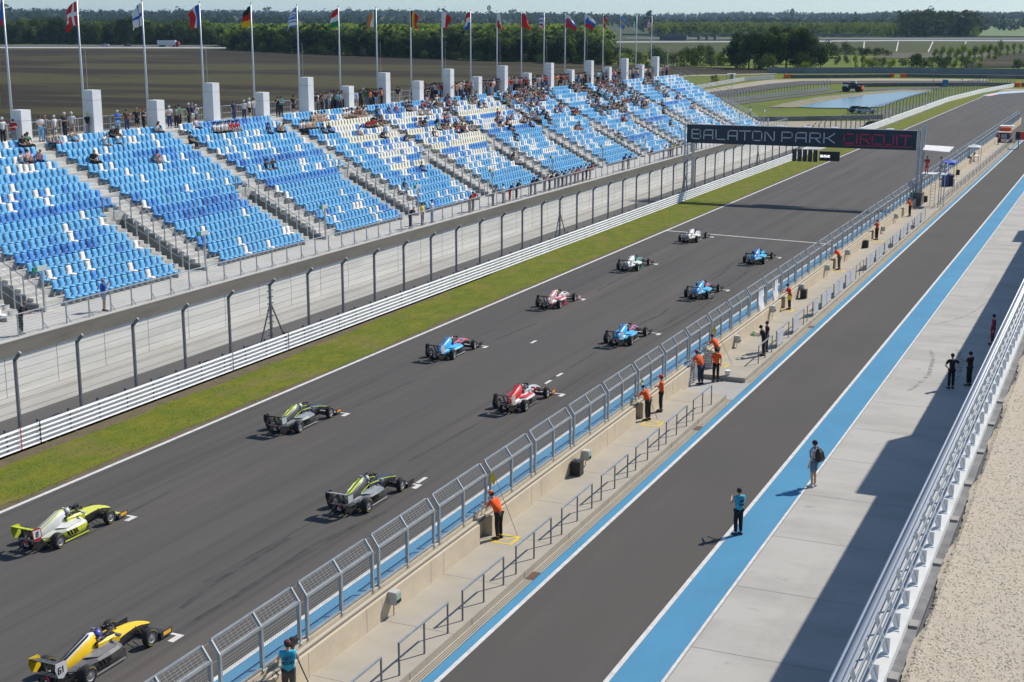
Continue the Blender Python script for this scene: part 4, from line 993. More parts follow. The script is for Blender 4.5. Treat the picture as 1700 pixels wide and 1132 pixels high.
# ---------------------------------------------------------------- people
def skin_mesh(verts, edges, radii, sub=1, root=0):
    me = bpy.data.meshes.new('tmp'); me.from_pydata([tuple(v) for v in verts], edges, [])
    o = bpy.data.objects.new('tmp', me); COL.objects.link(o)
    o.modifiers.new('s', 'SKIN').use_smooth_shade = True
    sv_ = me.skin_vertices[0].data
    for i, r_ in enumerate(radii):
        sv_[i].radius = (r_, r_) if not isinstance(r_, tuple) else r_
    sv_[root].use_root = True
    if sub: s_ = o.modifiers.new('u', 'SUBSURF'); s_.levels = sub; s_.render_levels = sub
    dg = bpy.context.evaluated_depsgraph_get(); ev = o.evaluated_get(dg)
    out = bpy.data.meshes.new_from_object(ev, depsgraph=dg)
    bpy.data.objects.remove(o); bpy.data.meshes.remove(me)
    return out
def joints(pose, s=1.0):
    """joint positions facing +Y, standing on z = 0"""
    J = dict(pel=(0, 0, .95), wst=(0, -.01, 1.08), chs=(0, -.01, 1.28), nck=(0, -.005, 1.47), nk2=(0, .01, 1.54), hd=(0, .025, 1.62), top=(0, .02, 1.70),
             hipR=(.09, 0, .90), kneR=(.10, .02, .50), ankR=(.10, -.01, .09), toeR=(.12, .14, .035), hipL=(-.09, 0, .90), kneL=(-.10, .02, .50), ankL=(-.10, -.01, .09), toeL=(-.12, .14, .035),
             shR=(.18, -.01, 1.42), elR=(.24, -.03, 1.13), wrR=(.25, .05, .88), shL=(-.18, -.01, 1.42), elL=(-.24, -.03, 1.13), wrL=(-.25, .05, .88))
    J = {k: Vector(v) for k, v in J.items()}
    up = ['wst', 'chs', 'nck', 'nk2', 'hd', 'top', 'shR', 'elR', 'wrR', 'shL', 'elL', 'wrL']
    def bend(ang, ks=up):
        m = Matrix.Rotation(-ang, 3, 'X'); c = J['pel'].copy()
        for k in ks: J[k] = c + m @ (J[k] - c)
    if pose == 'lean':                                   # leaning forward with forearms on the wall
        bend(R(28)); J['elR'] = J['shR'] + Vector((.05, .16, -.26)); J['wrR'] = J['elR'] + Vector((-.08, .24, .03)); J['elL'] = J['shL'] + Vector((-.05, .16, -.26)); J['wrL'] = J['elL'] + Vector((.06, .24, .03))
        for k in ('hd', 'top'): J[k] += Vector((0, -.02, .03))
    if pose == 'flag':                                   # one arm holding a pole in front
        bend(R(14)); J['elR'] = J['shR'] + Vector((.08, .1, -.27)); J['wrR'] = J['elR'] + Vector((-.04, .24, .08)); J['elL'] = J['shL'] + Vector((-.05, .14, -.26)); J['wrL'] = J['elL'] + Vector((.06, .23, .0))
    if pose == 'hips':
        for s_, a in (('R', 1), ('L', -1)): J['el' + s_] = Vector((a * .36, -.06, 1.17)); J['wr' + s_] = Vector((a * .19, .02, 1.02))
    if pose == 'cross':
        for s_, a in (('R', 1), ('L', -1)): J['el' + s_] = Vector((a * .25, .06, 1.16)); J['wr' + s_] = Vector((-a * .03, .2, 1.2))
    if pose == 'phone':
        for s_, a in (('R', 1), ('L', -1)): J['el' + s_] = Vector((a * .22, .12, 1.2)); J['wr' + s_] = Vector((a * .06, .28, 1.45))
    if pose == 'walk':
        J['kneR'] += Vector((0, .14, .02)); J['ankR'] += Vector((0, .2, .01)); J['toeR'] += Vector((0, .2, .02)); J['kneL'] += Vector((0, -.04, 0)); J['ankL'] += Vector((0, -.2, .04)); J['toeL'] += Vector((0, -.18, 0))
        J['wrR'] += Vector((0, -.12, .02)); J['wrL'] += Vector((0, .14, .03))
    if pose == 'camera':
        for s_, a in (('R', 1), ('L', -1)): J['el' + s_] = Vector((a * .27, .1, 1.18)); J['wr' + s_] = Vector((a * .1, .36, 1.28 if a < 0 else 1.12))
    if pose in ('sit', 'sit2', 'sit3'):
        dz = -.47
        for k in J:
            if k[:3] not in ('kne', 'ank', 'toe'): J[k] += Vector((0, -.12, dz))
        for s_, a in (('R', 1), ('L', -1)):
            J['kne' + s_] = Vector((a * .13, .33, .48)); J['ank' + s_] = Vector((a * .12, .36, .09)); J['toe' + s_] = Vector((a * .14, .5, .035))
            J['el' + s_] = J['sh' + s_] + Vector((a * .06, .12, -.25)); J['wr' + s_] = Vector((a * .08, .22, .56))
        if pose == 'sit2':
            bend(R(22)); 
            for s_, a in (('R', 1), ('L', -1)): J['wr' + s_] = Vector((a * .06, .32, .58))
        if pose == 'sit3':
            for s_, a in (('R', 1), ('L', -1)): J['wr' + s_] = Vector((a * .07, .2, .98)); J['el' + s_] += Vector((0, .08, .05))
    return J
def figure_meshes(pose, detail=1, fat=1.0, shorts=False, vest=False, longsleeve=False, fingers=False):
    J = joints(pose); sub = 1
    names = ['pel', 'wst', 'chs', 'nck', 'nk2', 'hd', 'top', 'shR', 'elR', 'wrR', 'shL', 'elL', 'wrL', 'hipR', 'kneR', 'ankR', 'toeR', 'hipL', 'kneL', 'ankL', 'toeL']
    V = [J[n] for n in names]; ix = {n: i for i, n in enumerate(names)}
    rad = dict(pel=.105, wst=.095, chs=.1, nck=.06, nk2=.055, hd=.085, top=.06, sh=.055, el=.04, wr=.028, hip=.085, kne=.055, ank=.04, toe=.035)
    Rr = [rad[n] if n in rad else rad[n[:-1]] for n in names]
    E = [('pel', 'wst'), ('wst', 'chs'), ('chs', 'nck'), ('nck', 'nk2'), ('nk2', 'hd'), ('hd', 'top'), ('pel', 'hipR'), ('hipR', 'kneR'), ('kneR', 'ankR'), ('ankR', 'toeR'), ('pel', 'hipL'), ('hipL', 'kneL'), ('kneL', 'ankL'), ('ankL', 'toeL'),
         ('chs', 'shR'), ('shR', 'elR'), ('elR', 'wrR'), ('chs', 'shL'), ('shL', 'elL'), ('elL', 'wrL')]
    E = [(ix[a], ix[b]) for a, b in E]
    for s_, a in (('R', 1), ('L', -1)):                  # hands
        w = J['wr' + s_]; d = (w - J['el' + s_]).normalized(); side = d.cross(Vector((a, 0, 0.01))).normalized()
        pm = w + d * .07; V.append(pm); Rr.append(.03 if fingers else .038); pi = len(V) - 1; E.append((ix['wr' + s_], pi))
        if fingers:
            cr = side.cross(d).normalized()
            for q, (o_, l_) in enumerate(((-.03, .07), (-.01, .08), (.01, .075), (.028, .06))):
                V.append(pm + side * o_ + d * .035); Rr.append(.0095); E.append((pi, len(V) - 1))
                V.append(pm + side * o_ * 1.2 + d * (.035 + l_ * .6) + cr * .012 * a); Rr.append(.009); E.append((len(V) - 2, len(V) - 1))
                V.append(pm + side * o_ * 1.2 + d * (.035 + l_ * .85) + cr * .035 * a); Rr.append(.008); E.append((len(V) - 2, len(V) - 1))
            V.append(pm - side * .045 - d * .01); Rr.append(.011); E.append((pi, len(V) - 1)); V.append(pm - side * .06 + d * .03 + cr * .015 * a); Rr.append(.009); E.append((len(V) - 2, len(V) - 1))
    if fingers:                                          # nose and ears on the head
        hd = J['hd']; V.append(hd + Vector((0, .115, -.02))); Rr.append(.014); E.append((ix['hd'], len(V) - 1))
    out = {'body': skin_mesh(V, E, Rr, sub)}
    def sub_mesh(keys, edges, rr_, s2=1):
        return skin_mesh([J[k] if isinstance(k, str) else k for k in keys], edges, rr_, s2)
    f = fat
    lk = ['chs', 'wst', J['pel'] + Vector((0, 0, -.07)), 'nck', 'shR', J['shR'].lerp(J['elR'], .75 if not vest else .15), 'shL', J['shL'].lerp(J['elL'], .75 if not vest else .15)]
    le = [(0, 1), (1, 2), (0, 3), (0, 4), (4, 5), (0, 6), (6, 7)]; lr = [(.165 * f, .125 * f), (.15 * f, .125 * f), (.15 * f, .125 * f), .075, .08, .068, .08, .068]
    if longsleeve: lk += [J['wrR'], J['wrL'], J['elR'], J['elL']]; le += [(5, 10), (10, 8), (7, 11), (11, 9)]; lr += [.045, .045, .055, .055]
    out['shirt'] = sub_mesh(lk, le, lr)
    q = .55 if shorts else 1
    def ends(s_):
        if shorts: return [J['hip' + s_], J['hip' + s_].lerp(J['kne' + s_], .9)]
        return [J['hip' + s_], J['kne' + s_], J['ank' + s_] + Vector((0, 0, .02))]
    kk = [J['pel'] + Vector((0, 0, -.01))]; ee = []; rr_ = [(.112 * f, .098 * f)]
    for s_ in 'RL':
        pr = 0
        for i, p in enumerate(ends(s_)):
            kk.append(p); rr_.append((.1 * f, .082, .066)[i]); ee.append((pr, len(kk) - 1)); pr = len(kk) - 1
    out['trousers'] = sub_mesh(kk, ee, rr_)
    out['shoes'] = {}
    for s_ in 'RL':
        b = MB(); t_ = J['toe' + s_]; an = J['ank' + s_]; b.loft([[(an.x + i * .04, an.y - .07, z) for i, z in ((-1, .0), (1, .0), (1, .09), (-1, .09))], [(an.x + i * .048, an.y + .05, z) for i, z in ((-1, .0), (1, .0), (.8, .1), (-.8, .1))],
                [(t_.x + i * .045, t_.y + .04, z) for i, z in ((-1, .0), (1, .0), (.8, .05), (-.8, .05))], [(t_.x + i * .02, t_.y + .08, z) for i, z in ((-1, .0), (1, .0), (.8, .03), (-.8, .03))]])
        out['shoes'][s_] = b
    hd = J['hd']; tl = (J['top'] - J['hd']).normalized()
    b = MB(); c = hd + tl * .035 + Vector((0, -.012, 0)); b.ball(c, .092, .105, .098, 12, 8); out['hair'] = b
    b = MB(); b.ball(hd + tl * .06, .1, .112, .085, 12, 6)
    b.loft([[(hd.x + x, hd.y + .09, hd.z + .065) for x in (-.07, .07)] + [(hd.x + x, hd.y + .09, hd.z + .078) for x in (.07, -.07)], [(hd.x + x, hd.y + .19, hd.z + .045) for x in (-.05, .05)] + [(hd.x + x, hd.y + .19, hd.z + .055) for x in (.05, -.05)]]); out['cap'] = b
    out['J'] = J
    return out
def put_mesh(mb, me):                                    # append a mesh to a builder
    vs = [tuple(v.co) for v in me.vertices]; fs = [tuple(p.vertices) for p in me.polygons]; mb.add(vs, fs)
SK = [mat('skin ' + str(i), c, .6) for i, c in enumerate(((.55, .33, .23), (.42, .24, .16), (.62, .4, .3)))]
def person(name_label, p, face, pose='stand', h=1.78, shirt=(.5, .5, .5), trousers=(.03, .03, .04), hair=(.05, .03, .02), cap=None, shoes=(.03, .03, .03), cat='person', group=None, extra=None, **kw):
    """a person standing at point p, looking along the angle face (degrees from +X)"""
    F = figure_meshes(pose, fingers=True, **kw); s_ = h / 1.76
    t = empty('person', p, R(face - 90)); t.scale = (s_,) * 3; tag(t, name_label, cat, group)
    body = F['body']; body.materials.clear(); body.materials.append(SK[0]); bo = link('body', body, t)
    def cm(c, n_): return mat('cloth %s %.2f %.2f %.2f' % (n_, *c), c, .85, var=.18, scale=7)
    for k, c in (('shirt', shirt), ('trousers', trousers)):
        me = F[k]; me.materials.clear(); me.materials.append(cm(c, 'w')); link({'shirt': 'vest' if kw.get('vest') else 'shirt', 'trousers': 'shorts' if kw.get('shorts') else 'trousers'}[k], me, t)
    for s2 in 'RL': F['shoes'][s2].build('shoe', mat('shoe %.2f %.2f %.2f' % shoes, shoes, .7), t, smooth=False)
    if cap: F['cap'].build('cap', cm(cap, 'c'), t, smooth=True)
    F['hair'].build('hair', cm(hair, 'h'), t, smooth=True)
    for s2 in (-1, 1): MB().ball(F['J']['hd'] + Vector((s2 * .032, .098, .0)), .008, .006, .006, 6, 4).build('eye', M['black'], t)
    return t, F['J'], s_
OR = (.80, .10, .012); BK = (.012, .012, .016); TEAL = (.04, .42, .6)
def leanp(x, p): return Vector((x, p.y, ZA))
def pole_flag(t, J, top, bot, kind=None, name='marshal_flag', lab='', col=None):
    o = empty(name, t.location, t.rotation_euler.z); tag(o, lab, 'flag')
    MB().tube(bot, top, .012, 6).build('stick', mat('stick', (.25, .2, .14), .7), o)
    if col:
        a = Vector(top); d = (Vector(bot) - a).normalized(); b = MB(); n = 8; vs = []
        for i in range(n + 1):
            for j in range(5): vs.append(a + d * (.34 * j / 4) + Vector((.02 * math.sin(i * 1.3 + j), .3 * i / n * .35, -.28 * i / n)))
        b.add(vs, [(i * 5 + j, i * 5 + j + 1, (i + 1) * 5 + j + 1, (i + 1) * 5 + j) for i in range(n) for j in range(4)])
        f_ = b.build('cloth', mat('marshal flag %.1f' % col[0], col, .8), o, smooth=True); f_.modifiers.new('t', 'SOLIDIFY').thickness = .008
    return o
p1 = G(823, 893, ZA); x1 = -19.95
t, J, s_ = person('marshal in orange shirt and orange cap leaning over the pit wall nearest the camera', Vector((-19.72, p1.y, ZA)), 168, 'lean', 1.83, OR, BK, cap=(.85, .16, .03), group='orange marshals at the pit wall', fat=1.08)
pole_flag(t, J, (.62, .75, 2.25), (.62, -.38, .02), lab='yellow flag on a long stick held by the nearest marshal', col=(.8, .62, .03))
p2 = G(1070, 697, ZA)
t, J, s_ = person('marshal in orange shirt and pale cap leaning on the wall with a yellow flag stick', Vector((-19.75, p2.y, ZA)), 165, 'lean', 1.8, OR, BK, cap=(.6, .65, .7), group='orange marshals at the pit wall')
pole_flag(t, J, (.1, .45, 1.95), (.45, -.25, .0), lab='yellow flag on a stick held by the pale capped marshal', col=(.8, .62, .03))
p3 = G(1097, 683, ZA)
person('marshal in orange shirt and red cap standing upright with folded arms', p3, 190, 'cross', 1.83, OR, BK, cap=(.65, .05, .03), group='orange marshals at the pit wall')
p4 = G(1163, 638, 0); person('marshal in orange shirt, dark blue trousers and dark red cap at the steel gate', p4, 150, 'lean', 1.86, OR, (.02, .03, .07), cap=(.3, .02, .03), group='orange marshals at the pit wall', fat=1.15)
p5 = G(1188, 634, 0); person('dark haired marshal in orange shirt and black trousers seen from behind beside the bucket', p5, 120, 'stand', 1.86, OR, BK, hair=(.02, .015, .012), group='orange marshals at the pit wall', fat=1.05)
p6 = G(1190, 606, ZA)
t, J, s_ = person('marshal in orange shirt bent over the wall just past the steel gate', Vector((-19.8, p6.y, ZA)), 170, 'lean', 1.8, OR, (.06, .06, .06), hair=(.1, .07, .05), group='orange marshals at the pit wall', fat=1.1)
pole_flag(t, J, (.35, .4, 2.1), (.75, -.55, .0), lab='furled flag on a stick held by the marshal past the gate', col=(.75, .75, .75))
p7 = G(1306, 513, ZA)
t, J, s_ = person('dark haired marshal in red shirt beside the white sheets holding a yellow flag', Vector((-19.7, p7.y, ZA)), 175, 'flag', 1.75, (.6, .04, .03), BK, hair=(.02, .015, .012), group='orange marshals at the pit wall')
pole_flag(t, J, (-.35, -.25, .95), (.1, .5, 1.1), lab='yellow flag held low behind the red shirted marshal', col=(.8, .5, .03))
p8 = G(1388, 447, ZA); person('marshal in orange shirt and grey trousers bent over the wall past the speaker', Vector((-19.75, p8.y, ZA)), 170, 'lean', 1.85, OR, (.1, .1, .11), hair=(.3, .25, .2), group='orange marshals at the pit wall', fat=1.1)
p9 = G(1455, 398, ZA); person('marshal in red orange vest with arms raised between box and speaker', p9, 150, 'phone', 1.8, (.65, .06, .02), BK, cap=(.5, .1, .05), group='orange marshals at the pit wall')
p10 = G(1510, 359, ZA); person('marshal in orange shirt standing just before the gantry foot', p10, 160, 'flag', 1.85, OR, BK, cap=(.25, .08, .06), group='orange marshals at the pit wall')
person('person in red orange overalls standing on the starter platform', (-19.35, gy + .1, zp), 265, 'cross', 1.8, (.55, .04, .03), (.7, .09, .02), cap=(.4, .05, .03), longsleeve=True)
person('person in white shirt and dark trousers standing on the starter platform', (-18.0, gy + .3, zp), 200, 'stand', 1.8, (.7, .7, .72), (.02, .02, .04))
p = G(1657, 240, ZA); person('distant marshal in orange standing in front of the rescue truck', p, 180, 'stand', 1.8, (.75, .14, .05), (.05, .02, .04), cap=(.7, .1, .05))
p = G(1267, 590, ZA); person('person in black with cap standing at the handrail, nearer of the dark clothed pair', p, 200, 'flag', 1.8, BK, BK, hair=(.015, .012, .01), shoes=(.02, .02, .02))
p = G(1271, 587, ZA); person('person in black with dark hair, farther of the dark clothed pair at the handrail', p + Vector((-.1, .55, 0)), 210, 'stand', 1.8, (.02, .015, .02), BK, hair=(.012, .01, .01))
# camera operator
pc = Vector((-19.75, 29.35, ZA))
t, J, s_ = person('camera operator in teal lettered vest standing behind a tripod at the pit wall', pc, 125, 'camera', 1.86, TEAL, (.09, .085, .075), cap=(.1, .03, .03), vest=True, fat=1.18)
b = MB(); strokes(b, '021', -.12, 1.3, .085, .05, .075, .017, -.185); strokes(b, 'MEDIA', -.17, 1.17, .075, .05, .075, .016, -.185); b.build('lettering', mat('vest lettering', (.01, .04, .09), .7), t)
tp = empty('camera_tripod', (-20.05, 30.05, ZA)); tag(tp, 'black video camera on a tripod in front of the teal vested operator', 'tripod')
for a in (20, 140, 265): MB().tube((0, 0, 1.25), (.5 * math.cos(R(a)), .5 * math.sin(R(a)), 0), .018, 6).build('leg', M['black'], tp)
b = MB(); b.box(-.07, .07, -.16, .16, 1.36, 1.52); b.tube((0, .16, 1.44), (-.05, .34, 1.44), .055, 10); b.box(-.05, .05, -.1, .02, 1.52, 1.6); b.build('camera', M['black'], tp); MB().ball((0, 0, 1.3), .06, .06, .07, 8, 5).build('head', M['darksteel'], tp); MB().tube((.02, -.1, 1.35), (.12, -.5, 1.2), .012, 6).build('pan_handle', M['black'], tp)
lp = empty('signal_paddle', (-20.25, 25.4, ZA)); tag(lp, 'white round paddle on a stick above the wall at the bottom edge', 'paddle')
MB().tube((0, 0, .5), (-.1, -.3, 1.7), .015, 6).build('stick', M['darksteel'], lp); b = MB(); b.tube((-.1, -.3, 1.72), (-.08, -.29, 1.73), .17, 16); b.build('disc', M['white'], lp)
# people on the pit lane and in the shade
p = G(1225, 888, 0)
t, J, s_ = person('person in teal vest and black trousers standing on the blue pit lane band', p, 135, 'camera', 1.84, TEAL, BK, hair=(.03, .02, .015), vest=True, fat=1.05)
b = MB(); b.box(-.07, .07, -.19, -.175, 1.28, 1.36); b.box(-.09, .09, -.19, -.175, 1.15, 1.22); b.build('lettering', mat('vest lettering', (0, 0, 0)), t)
p = G(1350, 808, 0)
t, J, s_ = person('person in white shirt and blue shorts on the edge of the blue band', p, 160, 'stand', 2.0, (.5, .5, .55), (.12, .2, .32), hair=(.04, .025, .015), shorts=True, shoes=(.6, .6, .6))
bp_ = empty('backpack', t.location, t.rotation_euler.z); bp_.scale = t.scale; tag(bp_, 'black backpack worn by the person in blue shorts', 'backpack')
b = MB(); b.loft([[(-.13, -.12, 1.0), (.13, -.12, 1.0), (.12, -.28, 1.0), (-.12, -.28, 1.0)], [(-.16, -.12, 1.1), (.16, -.12, 1.1), (.15, -.34, 1.1), (-.15, -.34, 1.1)], [(-.15, -.12, 1.36), (.15, -.12, 1.36), (.12, -.28, 1.36), (-.12, -.28, 1.36)], [(-.09, -.12, 1.47), (.09, -.12, 1.47), (.07, -.2, 1.47), (-.07, -.2, 1.47)]]); b.build('pack', M['black'], bp_, smooth=False)
for s2 in (-.11, .11): MB().path([(s2, -.15, 1.42), (s2, .02, 1.5), (s2, .14, 1.35), (s2 * 1.2, .1, 1.12), (s2 * 1.2, -.13, 1.04)], .018, 5).build('strap', M['black'], bp_)
p = G(1578, 645, 0); person('person in black with hands on hips standing at the edge of the building shadow', p, 120, 'hips', 1.9, BK, BK, hair=(.03, .025, .02))
p = G(1608, 640, 0); person('slim person in black with dark red sleeve standing inside the building shadow', p, 150, 'cross', 1.85, (.03, .012, .02), BK, hair=(.02, .015, .012))
p = G(1647, 572, 0); person('person in dark red jacket with white stripe standing in the shadow behind the roof railing', p, 200, 'stand', 1.85, (.22, .015, .04), (.2, .015, .04), hair=(.03, .02, .02), longsleeve=True)
# people near the stand railing who show large
p = G(33, 556, Z0); person('bald person in black shirt leaning on the grandstand front railing at the left edge', Vector((-51.65, p.y, Z0 + .02)), 10, 'lean', 1.85, BK, (.06, .07, .08), hair=(.2, .13, .1))
p = G(181, 517, Z0); person('person in bright blue shirt and pale shorts photographing from the grandstand deck', Vector((-51.9, p.y, Z0)), 60, 'phone', 1.85, (.02, .1, .5), (.35, .4, .48), hair=(.25, .2, .16), shorts=True, fat=1.15)

# spectators: one mesh each, cloth colour set per object
def spectator_mesh(pose, **kw):
    F = figure_meshes(pose, **kw); b = MB()
    b.mi = 0; put_mesh(b, F['body']); b.mi = 1; put_mesh(b, F['shirt']); b.mi = 2; put_mesh(b, F['trousers'])
    b.mi = 3
    for q in (F['hair'],) if not kw.get('x') else (F['hair'],): b.add(q.v, q.f)
    for s2 in 'RL': b.add(F['shoes'][s2].v, F['shoes'][s2].f)
    return b
ph_ = mat('placeholder cloth', (.5, .5, .5))
SPB = {k: spectator_mesh(k2, **kw) for k, k2, kw in (('stand', 'stand', {}), ('cross', 'cross', dict(fat=1.1)), ('phone', 'phone', {}), ('shorts', 'hips', dict(shorts=True)), ('lean', 'lean', {}), ('sit', 'sit', {}), ('sit2', 'sit2', dict(fat=1.1)), ('sit3', 'sit3', dict(shorts=True)))}
SPM = {k: b.mesh('person', [ph_] * 4, True) for k, b in SPB.items()}
CLO = {'white': (.66, .66, .66), 'black': (.02, .02, .025), 'dark blue': (.03, .05, .14), 'grey': (.25, .25, .26), 'red': (.45, .03, .03), 'light blue': (.2, .4, .65), 'beige': (.45, .36, .27),
       'pink': (.6, .3, .33), 'green': (.06, .22, .1), 'orange': (.7, .2, .04), 'yellow': (.7, .6, .05), 'teal': (.02, .35, .4), 'brown': (.15, .08, .05), 'bright blue': (.03, .15, .55)}
CM = {k: mat('clothes ' + k, c, .9) for k, c in CLO.items()}
HM = {k: mat('hair ' + k, c, .8) for k, c in {'dark': (.025, .018, .014), 'brown': (.09, .05, .03), 'fair': (.3, .22, .13), 'white cap': (.65, .65, .65), 'red cap': (.45, .03, .03), 'dark cap': (.03, .03, .05), 'yellow cap': (.7, .55, .02)}.items()}
rp = random.Random(99); people = []     # (distance, data)
WT = ['white'] * 5 + ['black'] * 6 + ['dark blue'] * 3 + ['grey'] * 3 + ['red'] * 3 + ['light blue', 'beige', 'beige', 'pink', 'green', 'brown', 'orange', 'teal', 'brown']
def spect(loc, kind, face, top=None, bot=None, hair=None, where=''):
    people.append([(Vector(loc) - Vector((0, 0, HC))).length, Vector(loc), kind, face, top or rp.choice(WT), bot or rp.choice(['black', 'black', 'dark blue', 'grey', 'beige', 'light blue']), hair or rp.choice(['dark', 'dark', 'brown', 'fair', 'white cap', 'dark cap', 'brown']), where])
def back(u, top=None, bot=None, kind=None, hair=None, dx=0):
    x = XT - .8 + dx; p = GX(u, 214 - .088 * u, x)
    spect((x, p.y, ZT), kind or rp.choice(['stand', 'cross', 'phone', 'shorts', 'stand']), rp.uniform(-50, 30), top, bot, hair, 'b')
for a in ((4, 'white', 'black', 'stand', 'white cap'), (22, 'red', 'grey', 'cross'), (67, 'white', 'light blue'), (75, 'grey', 'grey'), (90, 'white', 'grey', 'stand', 'white cap'), (107, 'black', 'black', 'cross', 'white cap'), (119, 'white', 'beige', 'stand', 'white cap'),
          (145, 'black', 'grey', 'stand', 'yellow cap'), (195, 'bright blue', 'light blue'), (210, 'brown', 'dark blue'), (227, 'black', 'black', 'shorts'), (238, 'black', 'black', 'cross', 'red cap'), (269, 'pink', 'white'), (281, 'white', 'dark blue', 'cross', 'white cap'),
          (292, 'grey', 'black'), (297, 'green', 'black', 'stand', 'dark cap'), (313, 'black', 'black', 'stand', 'white cap'), (319, 'dark blue', 'white', 'shorts'), (325, 'white', 'grey', 'phone'), (388, 'dark blue', 'dark blue'), (405, 'white', 'dark blue'), (414, 'white', 'black', 'shorts'), (421, 'white', 'grey', 'phone'),
          (461, 'black', 'black'), (466, 'teal', 'black', 'cross'), (487, 'black', 'black')): back(a[0], *a[1:])
for u0, u1, n in ((521, 575, 26), (586, 600, 6), (602, 640, 13), (660, 664, 2), (684, 694, 5), (702, 735, 18), (746, 785, 22), (795, 830, 30), (832, 905, 52), (905, 990, 62), (990, 1110, 90)):
    for i in range(n): back(u0 + (u1 - u0) * (i + rp.random() * .8) / n, dx=rp.uniform(-1.6, .35))
def seated(u, v, top=None, bot=None, kind=None, n=1, hair=None):
    best = None
    for k in range(NR):
        x = X0 - DX * k + .28; z = Z0 + DZ * k + .72; p = GX(u, v, x)
        e = abs(p.z - z)
        if best is None or e < best[0]: best = (e, k, p.y)
    _, k, y = best
    for i in range(n):
        b_ = int((y - BL0) // BLP); yy = y + i * .53
        spect((X0 - DX * k + .14, yy, Z0 + DZ * k), kind or rp.choice(['sit', 'sit2', 'sit3', 'sit']), rp.uniform(-12, 12), top, bot, hair, 's%d' % (k + 1))
for a in ((38, 240, 'black', None, None, 2), (51, 238, 'green'), (40, 262, 'white', None, None, 2), (52, 266, 'pink', 'dark blue'), (68, 266, 'pink', 'dark blue'), (87, 236, 'beige'), (98, 234, 'beige', 'pink'), (125, 233, 'beige', 'black'), (178, 229, 'white'), (188, 226, 'black', 'black', 'sit2', 2), (200, 229, 'white', 'black'),
          (157, 267, 'black', 'black', 'sit2', 1), (162, 266, 'beige', 'black'), (261, 266, 'grey', 'grey'), (267, 264, 'red', 'light blue'), (262, 217, 'white', 'dark blue'), (268, 217, 'black', 'black'), (321, 227, 'black'), (330, 212, 'white', 'dark blue'), (360, 210, 'white', 'black', 'sit', 4), (385, 207, 'red', 'grey', 'sit', 3),
          (449, 212, 'dark blue', 'dark blue'), (465, 218, 'beige', 'black', 'sit2', 2), (447, 278, 'black', 'grey'), (457, 277, 'black', 'dark blue'), (503, 210, 'white', 'black', 'sit', 4), (515, 204, 'beige', 'black', 'sit', 3), (540, 220, 'black', 'black'), (550, 218, 'black', 'black'), (522, 195, 'beige', 'beige', 'sit', 5),
          (575, 195, 'white', 'brown', 'sit', 3), (583, 186, 'black', None, None, 6), (590, 193, None, None, None, 5), (611, 205, 'red', 'black', 'sit2', 4), (622, 210, 'black', 'black', None, 2), (635, 200, 'black', 'beige', None, 2), (637, 226, 'dark blue', None, None, 2), (675, 225, 'dark blue', 'grey'), (649, 179, 'dark blue'), (661, 178, 'red', 'light blue'),
          (683, 178, 'black', 'beige', None, 2), (705, 180, 'red', None, None, 2), (710, 190, 'white', 'beige', None, 2), (740, 190, 'grey', None, None, 2), (738, 213, 'black', 'grey'), (745, 205, 'black', 'black'), (762, 220, 'red', 'black'), (770, 219, 'black', 'black'), (783, 210, 'grey', 'grey'), (788, 208, 'grey', 'black'), (833, 200, 'pink', 'light blue'),
          (849, 216, 'black', 'beige', None, 1), (857, 219, 'brown', 'black'), (858, 232, 'black', 'black'), (676, 313, 'dark blue', 'white'), (704, 283, 'dark blue', 'dark blue'), (853, 263, 'black', 'beige', None, 2), (862, 272, 'white', 'black'), (884, 203, 'black', 'black'), (893, 193, 'beige', 'black', None, 2), (902, 180, 'white', 'beige'), (914, 204, 'black', 'grey', None, 2),
          (925, 186, 'red', 'red'), (933, 184, 'red', 'red'), (955, 184, 'red', None, None, 2), (958, 212, 'brown', 'beige'), (962, 214, 'dark blue', 'red', None, 2), (992, 184, 'teal', None, None, 2), (1000, 187, 'dark blue', None, None, 2), (1012, 189, 'teal', 'teal'), (1035, 202, 'red', 'brown', None, 3), (1030, 178, None, None, None, 5), (1032, 182, 'beige', None, None, 3),
          (1068, 178, 'black', None, None, 5), (1073, 172, 'white', None, None, 4), (1068, 167, None, None, None, 4), (1103, 184, 'black', 'black', None, 2), (1102, 172, 'dark blue', 'black'), (1115, 205, 'black', 'white', None, 2), (1150, 181, 'white', 'red', None, 3), (1030, 222, 'black', 'black'), (1125, 163, 'red', None, None, 3)):
    seated(*a[:5], n=a[5] if len(a) > 5 else 1)
for i in range(560):                                       # denser upper rows at the far end
    k = rp.choice([16, 16, 16, 15, 15, 15, 14, 14, 13, 12, 11, 10]); u = 560 + 550 * rp.random() ** .45
    if math.sin(u * .045) + math.sin(u * .11 + k) < -.3: continue
    x = X0 - DX * k + .14; p = GX(u, 222 - .085 * u, x); b_ = (p.y - BL0) % BLP
    if b_ > 13.2 or p.y > Y_END - 2: continue
    spect((x, p.y, Z0 + DZ * k), rp.choice(['sit', 'sit2', 'sit3']), rp.uniform(-12, 12), None, None, None, 's%d' % (k + 1))
def deckp(u, v, top=None, bot=None, kind='lean', hair=None, face=5, x=-51.75):
    p = GX(u, v, -51.7); spect((x, p.y, Z0), kind, face, top, bot, hair, 'd')
